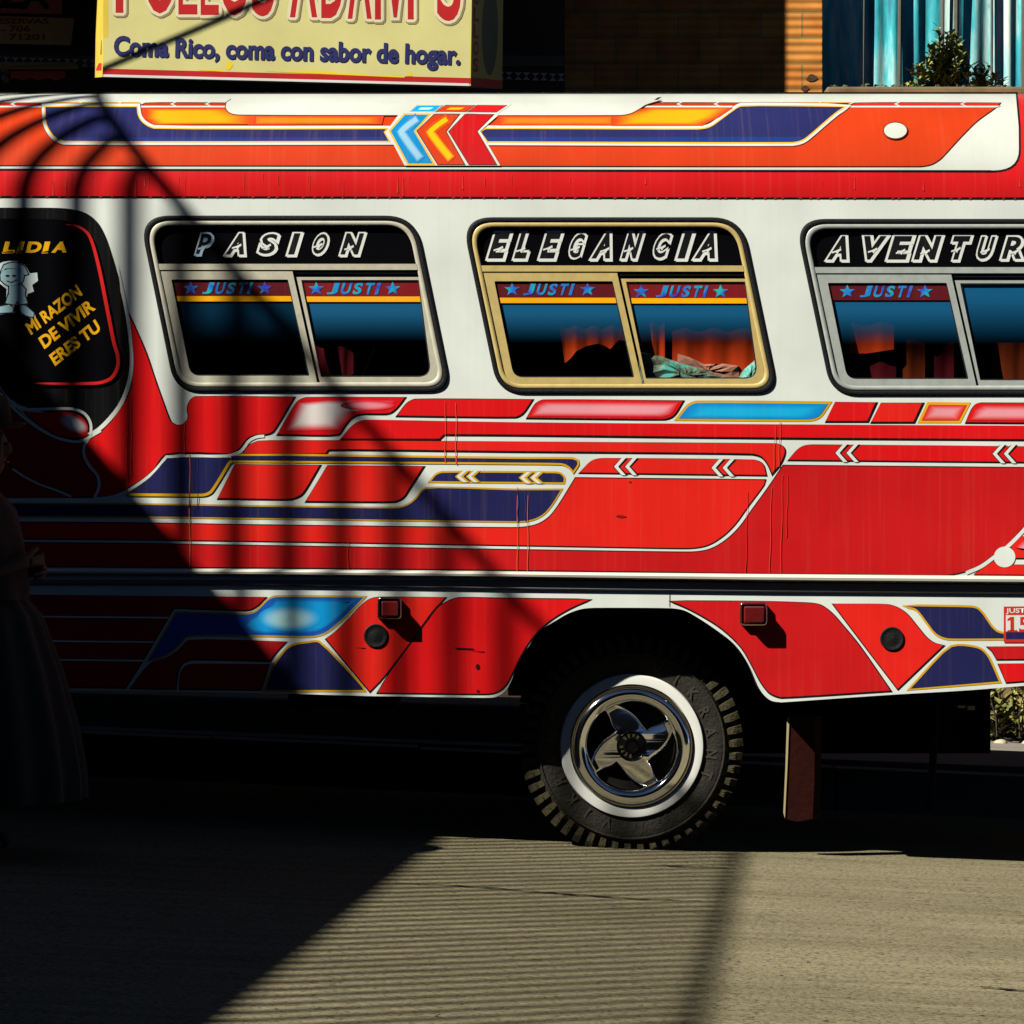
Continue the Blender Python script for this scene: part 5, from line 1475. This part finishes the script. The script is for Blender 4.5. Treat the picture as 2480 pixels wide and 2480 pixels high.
# ---- plants
def leaf_mat(name, a, b_):
    m, t, p = newmat(name)
    oi = N(t, 'ShaderNodeNewGeometry')
    mx = N(t, 'ShaderNodeMix', data_type='RGBA'); mx.inputs[6].default_value = (*a, 1); mx.inputs[7].default_value = (*b_, 1)
    t.links.new(oi.outputs['Random Per Island'], mx.inputs[0]); t.links.new(mx.outputs[2], p.inputs['Base Color'])
    p.inputs['Roughness'].default_value = 0.55
    return m
M['leaf'] = leaf_mat('shrub_leaf', (0.07, 0.085, 0.012), (0.32, 0.32, 0.06))
M['weed'] = leaf_mat('weed_leaf', (0.10, 0.11, 0.02), (0.34, 0.30, 0.08))
M['stem'] = plain('woody_stem', (0.06, 0.045, 0.025), 0.9)
def leafy(mb, stemmb, base, top, nleaf, ln, wd, spread):
    base = Vector(base); top = Vector(top)
    mid = base.lerp(top, 0.5) + Vector((random.uniform(-1, 1), random.uniform(-1, 1), 0)) * spread * 0.4
    pts = [base, mid, top]; stemmb.tube(pts, [0.005, 0.004, 0.002], 5)
    for i in range(nleaf):
        u = 0.12 + 0.88 * (i + random.random()) / nleaf
        p = (base.lerp(mid, u * 2) if u < 0.5 else mid.lerp(top, u * 2 - 1))
        a = random.uniform(0, 6.283); up = random.uniform(0.35, 1.2)
        d = Vector((math.cos(a), math.sin(a), up)).normalized()
        s_ = d.cross(Vector((0, 0, 1))).normalized(); nn_ = s_.cross(d)
        l_ = ln * random.uniform(0.6, 1.25) * (1.1 - 0.3 * u); w_ = wd * random.uniform(0.7, 1.2)
        q0 = p + d * 0.004; q1 = p + d * l_ * 0.5
        mb.add([q0, q1 + s_ * w_ + nn_ * w_ * 0.3, p + d * l_ + nn_ * -0.004, q1 - s_ * w_ + nn_ * w_ * 0.3, q1], [(0, 4, 1), (1, 4, 2), (2, 4, 3), (3, 4, 0)])
def shrub(name, label, spots, ytop, group=None):
    r = empty(name, (spots[0][0].x, spots[0][0].y, spots[0][0].z)); tag(r, label, 'shrub', group)
    cm = MB(); sm_ = MB()
    for b_, t_, n_, l_, w_, s_ in spots: leafy(cm, sm_, b_, t_, n_, l_, w_, s_)
    o = pym('crown', cm.v, cm.f, M['leaf'], r); pym('stem', sm_.v, sm_.f, M['stem'], r, True)
PY = 4.62; kp = KY(PY)
def pp(px, py, dy=0.0): return Vector(((px - 1240) * kp, PY + dy, CH + (1240 - py) * kp))
sp = []
for i in range(40):
    bx = random.gauss(2284, 18); a = random.uniform(-1, 1)
    ty_ = 215 - (215 - 52) * (1 - abs(a) ** 1.6) * random.uniform(0.55, 1.0)
    tx_ = 2284 + 10 * (1 - abs(a)) + a * 92
    sp.append((pp(bx, 226, random.uniform(-.05, .08)), pp(tx_, ty_, random.uniform(-.09, .10)), 26, 0.068, 0.012, 0.05))
shrub('leafy_shrub', 'upright dark green leafy shrub in front of the turquoise fence, the taller one', sp, 0)
sp = []
for i in range(12):
    a = random.uniform(-1, 1)
    sp.append((pp(random.gauss(2378, 12), 228, random.uniform(-.04, .06)), pp(2378 + a * 58, 222 - 78 * random.uniform(0.3, 1) * (1 - 0.5 * abs(a)), random.uniform(-.06, .08)), 18, 0.062, 0.011, 0.04))
shrub('leafy_shrub', 'low sparse shrub at the right foot of the taller shrub', sp, 0)
sp = [(pp(2404 + i * 4, 228), pp(2412 + i * 7, 188 + i * 6, random.uniform(-.03, .03)), 9, 0.04, 0.007, 0.02) for i in range(4)]
shrub('leafy_shrub', 'thin seedling with yellow green tips beside the low shrub', sp, 0)
# weeds and stones on the sunny pavement beyond the bus
wm = MB(); ws = MB()
for i in range(150):
    x = random.uniform(2.12, 4.2); y = random.uniform(4.0, 4.48); z = ground(x) + 0.175
    leafy(wm, ws, (x, y, z), (x + random.uniform(-.08, .08), y - random.uniform(0, .10), z + random.uniform(0.10, 0.45)), 14, 0.085, 0.022, 0.06)
o = pym('weeds', wm.v, wm.f, M['weed']); tag(o, kind='stuff'); o2 = pym('weed_stems', ws.v, ws.f, M['stem'], o)
M['pale_stone'] = plain('pale_stone', (0.42, 0.36, 0.22), 0.9, 0, 0.3, 20, 0.3, 50)
for i, (x, y, r) in enumerate(((2.26, 4.05, 0.055), (2.36, 3.98, 0.04), (2.52, 4.02, 0.05))):
    bm = bmesh.new(); bmesh.ops.create_icosphere(bm, subdivisions=3, radius=r)
    for v in bm.verts:
        v.co *= 1 + 0.25 * noise.noise(v.co * 18 + Vector((i * 5, 0, 0))); v.co.z *= 0.7
    me = bpy.data.meshes.new('stone'); bm.to_mesh(me); bm.free()
    o = link('stone', me, M['pale_stone'], None, True); o.location = (x, y, ground(x) + 0.18 + r * 0.5)
    tag(o, ('pale stone on the pavement, first behind the bus tail', 'smaller pale stone between two others behind the bus tail', 'pale stone farthest right behind the bus tail')[i], 'stone')

# ================================================================== the building whose rooftop railing shades the street
d_ = Vector((0.09, 1.0, 0)).normalized()
TT_ = 4.1
P0 = Vector((-0.96, 0, 0.837)) - Vector((1.0, 0.63, -1.1075)) * TT_
nb = empty('flat_roofed_house', (P0.x - 3, P0.y, ground(-8))); tag(nb, 'grey flat-roofed house with a railed terrace shading the bus', 'building')
def along(s_, z): v = P0 + d_ * s_; return Vector((v.x, v.y, z))
M['grey_render'] = plain('grey_render', (0.16, 0.15, 0.14), 0.9, 0, 0.25, 3)
b = MB(); A, B = along(-16, 0), along(1.2, 0)
b.add([(A.x, A.y, -0.5), (B.x, B.y, -0.5), (B.x - 9, B.y, -0.5), (A.x - 9, A.y, -0.5), (A.x, A.y, P0.z), (B.x, B.y, P0.z), (B.x - 9, B.y, P0.z), (A.x - 9, A.y, P0.z)], [(0, 1, 5, 4), (1, 2, 6, 5), (2, 3, 7, 6), (3, 0, 4, 7), (4, 5, 6, 7), (0, 3, 2, 1)])
b.build('wall', M['grey_render'], nb)
RH = 1.23
b = MB(); q = 0.129; i = 0
s_ = -9.0
while s_ < 1.2:
    c = along(s_, 0); b.box(c.x - 0.0185, c.x + 0.0185, c.y - 0.017, c.y + 0.017, P0.z, P0.z + RH - 0.04); s_ += q
o = b.build('baluster', plain('iron_rail', (0.05, 0.05, 0.05), 0.6), nb)
o['kind'] = 'stuff'
b = MB(); A, B = along(-16, P0.z + RH), along(1.2, P0.z + RH)
b.tube([A, B], 0.025, 8); b.build('top_rail', M['grey_render'], nb, True)

# unseen house rows added behind the camera to cut sky light
for (xa_, xb_, hz_, lb_) in ((-40, 3.0, 10, 'tall unseen house row added to cut sky light on the bus'), (3.02, 40, 4.2, 'low unseen house row added, kept low so the chrome reflects sky')):
    oh = empty('sky_block_row', ((xa_ + xb_) / 2, -16, ground(0))); tag(oh, lb_, 'building')
    b = MB(); b.box(xa_, xb_, -19, -14.5, -3, hz_); b.build('wall', M['render_dark'], oh)
    b = MB(); b.box(xa_ + 0.004, xb_ - 0.004, -19.2, -14.2, hz_ + 0.002, hz_ + 0.2); b.build('roof', M['render_dark'], oh)

# cable across the street, its shadow lies on the yellow sign
c1 = W(255, 165, SY); c2 = W(640, 2, SY); sv = Vector((1.0, 0.63, -1.1075)) * 0.8
a_ = c1 - sv; b_ = c2 - sv; dd = (b_ - a_)
mb_ = MB(); pts = [a_ + dd * u for u in (-3, -2, -1, 0, 0.33, 0.66, 1, 2, 3, 4)]
mb_.tube(pts, 0.003, 8)
for i in range(60):
    p = a_ + dd * (i / 50 - 0.1); mb_.tube([p, p + dd.normalized() * 0.016], 0.0075, 6)
o = mb_.build('cable', M['rubber'], None, True); tag(o, 'twisted overhead cable that draws a slanting shadow on the yellow sign', 'cable')

# ================================================================== PERSON in the shade at the left
person = empty('person', (-1.80, -1.0, ground(-1.80)))
tag(person, 'person in a wide dark pleated skirt and shawl standing in shade at the bus front', 'person')
M['skin'] = plain('skin', (0.035, 0.014, 0.008), 0.7, 0, 0.1, 20)
M['skirt'] = plain('dark_skirt', (0.008, 0.011, 0.010), 0.9, 0, 0.3, 14, 0.2, 120)
M['shawl'] = plain('dark_shawl', (0.010, 0.007, 0.006), 0.95, 0, 0.4, 18, 0.3, 120)
M['hair'] = plain('black_hair', (0.008, 0.007, 0.006), 0.45, 0, 0.3, 60)
M['felt'] = plain('brown_felt', (0.006, 0.004, 0.003), 0.95, 0, 0.2, 30)
g0 = Vector((-1.80, -1.0, ground(-1.80)))
def skin_mesh(name, joints, bones, mat, parent, levels=2):
    me = bpy.data.meshes.new(name)
    keys = list(joints); ix = {k: i for i, k in enumerate(keys)}
    me.from_pydata([tuple(joints[k][0]) for k in keys], [(ix[a], ix[b]) for a, b in bones], [])
    o = bpy.data.objects.new(name, me); COL.objects.link(o)
    md = o.modifiers.new('s', 'SKIN'); sv_ = me.skin_vertices[0].data
    for k in keys: r = joints[k][1]; sv_[ix[k]].radius = (r if isinstance(r, tuple) else (r, r))
    sv_[0].use_root = True
    ms = o.modifiers.new('u', 'SUBSURF'); ms.levels = levels; ms.render_levels = levels
    dg = bpy.context.evaluated_depsgraph_get(); dg.update()
    m2 = bpy.data.meshes.new_from_object(o.evaluated_get(dg)); bpy.data.objects.remove(o)
    return link(name, m2, mat, parent, True)
def gp(x, y, z): return g0 + Vector((x, y, z))
J = {'pelvis': (gp(0, 0, 0.80), (0.14, 0.11)), 'waist': (gp(0, 0, 0.95), (0.12, 0.10)), 'chest': (gp(0.02, 0, 1.15), (0.14, 0.11)), 'collar': (gp(0.02, 0, 1.27), (0.07, 0.07)), 'neck': (gp(0.03, 0, 1.32), 0.045),
     'jaw': (gp(0.06, -0.01, 1.37), (0.06, 0.065)), 'head': (gp(0.05, 0, 1.45), (0.078, 0.09)), 'crown': (gp(0.04, 0, 1.52), (0.06, 0.065)), 'nose': (gp(0.145, -0.015, 1.43), 0.012),
     'sl': (gp(0.02, -0.17, 1.22), 0.055), 'el': (gp(0.02, -0.24, 0.98), 0.042), 'wl': (gp(0.19, -0.16, 1.03), 0.026), 'pl': (gp(0.235, -0.10, 1.045), (0.034, 0.016)),
     'sr': (gp(0.02, 0.17, 1.22), 0.055), 'er': (gp(0.02, 0.24, 0.98), 0.042), 'wr': (gp(0.18, 0.14, 1.00), 0.026), 'pr': (gp(0.225, 0.08, 1.01), (0.034, 0.016)),
     'hl': (gp(0, -0.08, 0.74), 0.085), 'kl': (gp(0.02, -0.09, 0.42), 0.06), 'al': (gp(0, -0.09, 0.08), 0.036), 'tl': (gp(0.12, -0.10, 0.03), 0.028),
     'hr': (gp(0, 0.08, 0.74), 0.085), 'kr': (gp(0.02, 0.09, 0.42), 0.06), 'ar': (gp(0, 0.09, 0.08), 0.036), 'tr': (gp(0.12, 0.10, 0.03), 0.028)}
Bn = [('pelvis', 'waist'), ('waist', 'chest'), ('chest', 'collar'), ('collar', 'neck'), ('neck', 'jaw'), ('jaw', 'head'), ('head', 'crown'), ('head', 'nose'), ('chest', 'sl'), ('sl', 'el'), ('el', 'wl'), ('wl', 'pl'), ('chest', 'sr'), ('sr', 'er'), ('er', 'wr'), ('wr', 'pr'),
      ('pelvis', 'hl'), ('hl', 'kl'), ('kl', 'al'), ('al', 'tl'), ('pelvis', 'hr'), ('hr', 'kr'), ('kr', 'ar'), ('ar', 'tr')]
for sd_, sg_ in (('l', 1), ('r', -1)):
    pw = J['p' + sd_][0]
    for fi in range(4):
        b0 = pw + Vector((0.012, 0.030 * sg_, 0.022 - 0.016 * fi)); ln = (0.026, 0.030, 0.028, 0.022)[fi]
        J[f'f{sd_}{fi}a'] = (b0 + Vector((0.006, ln * 0.6 * sg_, 0)), 0.0085); J[f'f{sd_}{fi}b'] = (b0 + Vector((-0.004, ln * 1.5 * sg_, -0.004)), 0.008); J[f'f{sd_}{fi}c'] = (b0 + Vector((-0.024, ln * 2.0 * sg_, -0.006)), 0.0065)
        Bn += [('p' + sd_, f'f{sd_}{fi}a'), (f'f{sd_}{fi}a', f'f{sd_}{fi}b'), (f'f{sd_}{fi}b', f'f{sd_}{fi}c')]
    J[f't{sd_}a'] = (pw + Vector((-0.006, 0.012 * sg_, 0.034)), 0.010); J[f't{sd_}b'] = (pw + Vector((0.006, 0.036 * sg_, 0.044)), 0.008)
    Bn += [('w' + sd_, f't{sd_}a'), (f't{sd_}a', f't{sd_}b')]
skin_mesh('body', J, Bn, M['skin'], person)
sk_ = MB(); rows = [(1.00, 0.125, 0.0), (0.96, 0.15, 0.05), (0.85, 0.24, 0.10), (0.65, 0.31, 0.14), (0.45, 0.36, 0.16), (0.30, 0.385, 0.17), (0.20, 0.39, 0.17)]
n_ = 120; vs = []
for z, r, f in rows:
    for k in range(n_):
        a = 2 * math.pi * k / n_
        rr_ = r * (1 + f * 0.5 * math.sin(a * 17 + 0.8 * math.sin(a * 3)) * 0.5)
        vs.append(gp(rr_ * math.cos(a), rr_ * 0.92 * math.sin(a), z))
fs = [(j * n_ + k, j * n_ + (k + 1) % n_, (j + 1) * n_ + (k + 1) % n_, (j + 1) * n_ + k) for j in range(len(rows) - 1) for k in range(n_)]
sk_.add(vs, fs); sk_.build('skirt', M['skirt'], person, True)
sh_ = MB(); rows = [(1.31, 0.065, 0.07), (1.27, 0.10, 0.14), (1.22, 0.14, 0.245), (1.10, 0.17, 0.275), (0.98, 0.185, 0.29), (0.93, 0.18, 0.285)]
vs = []; n_ = 64
for z, ra, rb in rows:
    for k in range(n_):
        a = 2 * math.pi * k / n_; w__ = 1 + 0.035 * math.sin(a * 9 + z * 14)
        dz = -0.03 * math.cos(a) if z < 1.0 else 0
        vs.append(gp(0.01 + ra * w__ * math.cos(a), rb * w__ * math.sin(a), z + dz))
fs = [(j * n_ + k, j * n_ + (k + 1) % n_, (j + 1) * n_ + (k + 1) % n_, (j + 1) * n_ + k) for j in range(len(rows) - 1) for k in range(n_)]
sh_.add(vs, fs); sh_.build('shawl', M['shawl'], person, True)
h_ = MB(); h_.lathe([(0.0001, 1.640), (0.06, 1.635), (0.085, 1.61), (0.092, 1.56), (0.095, 1.525), (0.12, 1.52), (0.145, 1.53), (0.146, 1.526), (0.12, 1.513), (0.09, 1.515)], g0 + Vector((0.045, 0, 0)), 48, 'z')
h_.build('hat', M['felt'], person, True)
hr = MB()
for s__ in (-1, 1):
    hr.tube([gp(-0.02, 0.06 * s__, 1.50), gp(-0.06, 0.075 * s__, 1.40), gp(-0.10, 0.07 * s__, 1.28), gp(-0.185, 0.06 * s__, 1.18), gp(-0.20, 0.05 * s__, 1.0)], [0.03, 0.03, 0.024, 0.02, 0.014], 10)
vs = []
hr.lathe([(0.0001, 1.54), (0.07, 1.52), (0.092, 1.47), (0.094, 1.44)], g0 + Vector((0.028, 0, 0)), 32, 'z')
hr.build('hair', M['hair'], person, True)
fc = MB()
for s__ in (-1, 1): fc.lathe([(0.0001, 0.006), (0.007, 0.004), (0.010, 0.0)], gp(0.125, 0.03 * s__, 1.455), 12, 'z')
fc.box(g0.x + 0.118, g0.x + 0.128, g0.y - 0.022, g0.y + 0.022, g0.z + 1.388, g0.z + 1.394)
fc.build('face_features', M['hair'], person, True)

person.scale = (0.96, 0.96, 0.94)

# shopping in the bus: a crumpled bag and a wrap on the seat by the middle window
def crumple(name, pts, y, th, mat, label, cat):
    n_ = len(pts); cx = sum(p[0] for p in pts) / n_; cy = sum(p[1] for p in pts) / n_
    vs = []; rows = [(1.0, 0.04), (0.98, 0.0), (0.75, -th * 0.6), (0.45, -th), (0.15, -th * 1.05)]
    for s_, d in rows:
        for i, p in enumerate(pts):
            j_ = 0.006 * noise.noise(Vector((p[0] * 0.05, p[1] * 0.07, s_ * 9)))
            vs.append(W(cx + (p[0] - cx) * s_, cy + (p[1] - cy) * s_, y + d + j_ * 1.6))
    fs = [(j * n_ + k, j * n_ + (k + 1) % n_, (j + 1) * n_ + (k + 1) % n_, (j + 1) * n_ + k) for j in range(len(rows) - 1) for k in range(n_)] + [tuple(range(4 * n_, 5 * n_))]
    b = MB(); b.add(vs, fs); o = b.build(name, mat, None, False); tag(o, label, cat); return o
def bag_mat():
    m, t, p = newmat('printed_bag'); tc = N(t, 'ShaderNodeTexCoord')
    n1 = N(t, 'ShaderNodeTexNoise'); n1.inputs['Scale'].default_value = 16; n1.inputs['Detail'].default_value = 8; n1.inputs['Roughness'].default_value = 0.7
    t.links.new(tc.outputs['Object'], n1.inputs['Vector'])
    rp = N(t, 'ShaderNodeValToRGB'); e = rp.color_ramp.elements
    e[0].position = 0.38; e[0].color = (0.05, 0.05, 0.04, 1); e[1].position = 0.60; e[1].color = (0.12, 0.50, 0.40, 1)
    x = e.new(0.48); x.color = (0.16, 0.20, 0.13, 1)
    t.links.new(n1.outputs[0], rp.inputs[0]); t.links.new(rp.outputs[0], p.inputs['Base Color']); p.inputs['Roughness'].default_value = 0.4
    return m
M['bag'] = bag_mat(); M['wrap'] = plain('pink_wrap', (0.50, 0.20, 0.13), 0.8, 0, 0.3, 20)
def dense(p, k=5): return [((a[0] + (b[0] - a[0]) * i / k), (a[1] + (b[1] - a[1]) * i / k)) for a, b in zip(p, p[1:] + p[:1]) for i in range(k)]
crumple('shopping_bag', dense([(1545, 852), (1600, 862), (1650, 880), (1710, 896), (1780, 922), (1790, 975), (1555, 975)]), 0.048, 0.020, M['bag'], 'crumpled turquoise and grey bag behind the middle bus window', 'bag')
crumple('shopping_bag', dense([(1786, 918), (1802, 894), (1832, 868), (1846, 900), (1848, 975), (1780, 975)]), 0.046, 0.018, M['bag'], 'small grey bag end in the lower right corner of the middle bus window', 'bag')
crumple('cloth_wrap', dense([(1640, 856), (1668, 864), (1706, 882), (1750, 880), (1790, 886), (1796, 960), (1640, 960)]), 0.052, 0.006, M['wrap'], 'pink cloth wrap lying behind the turquoise bag in the bus', 'cloth')
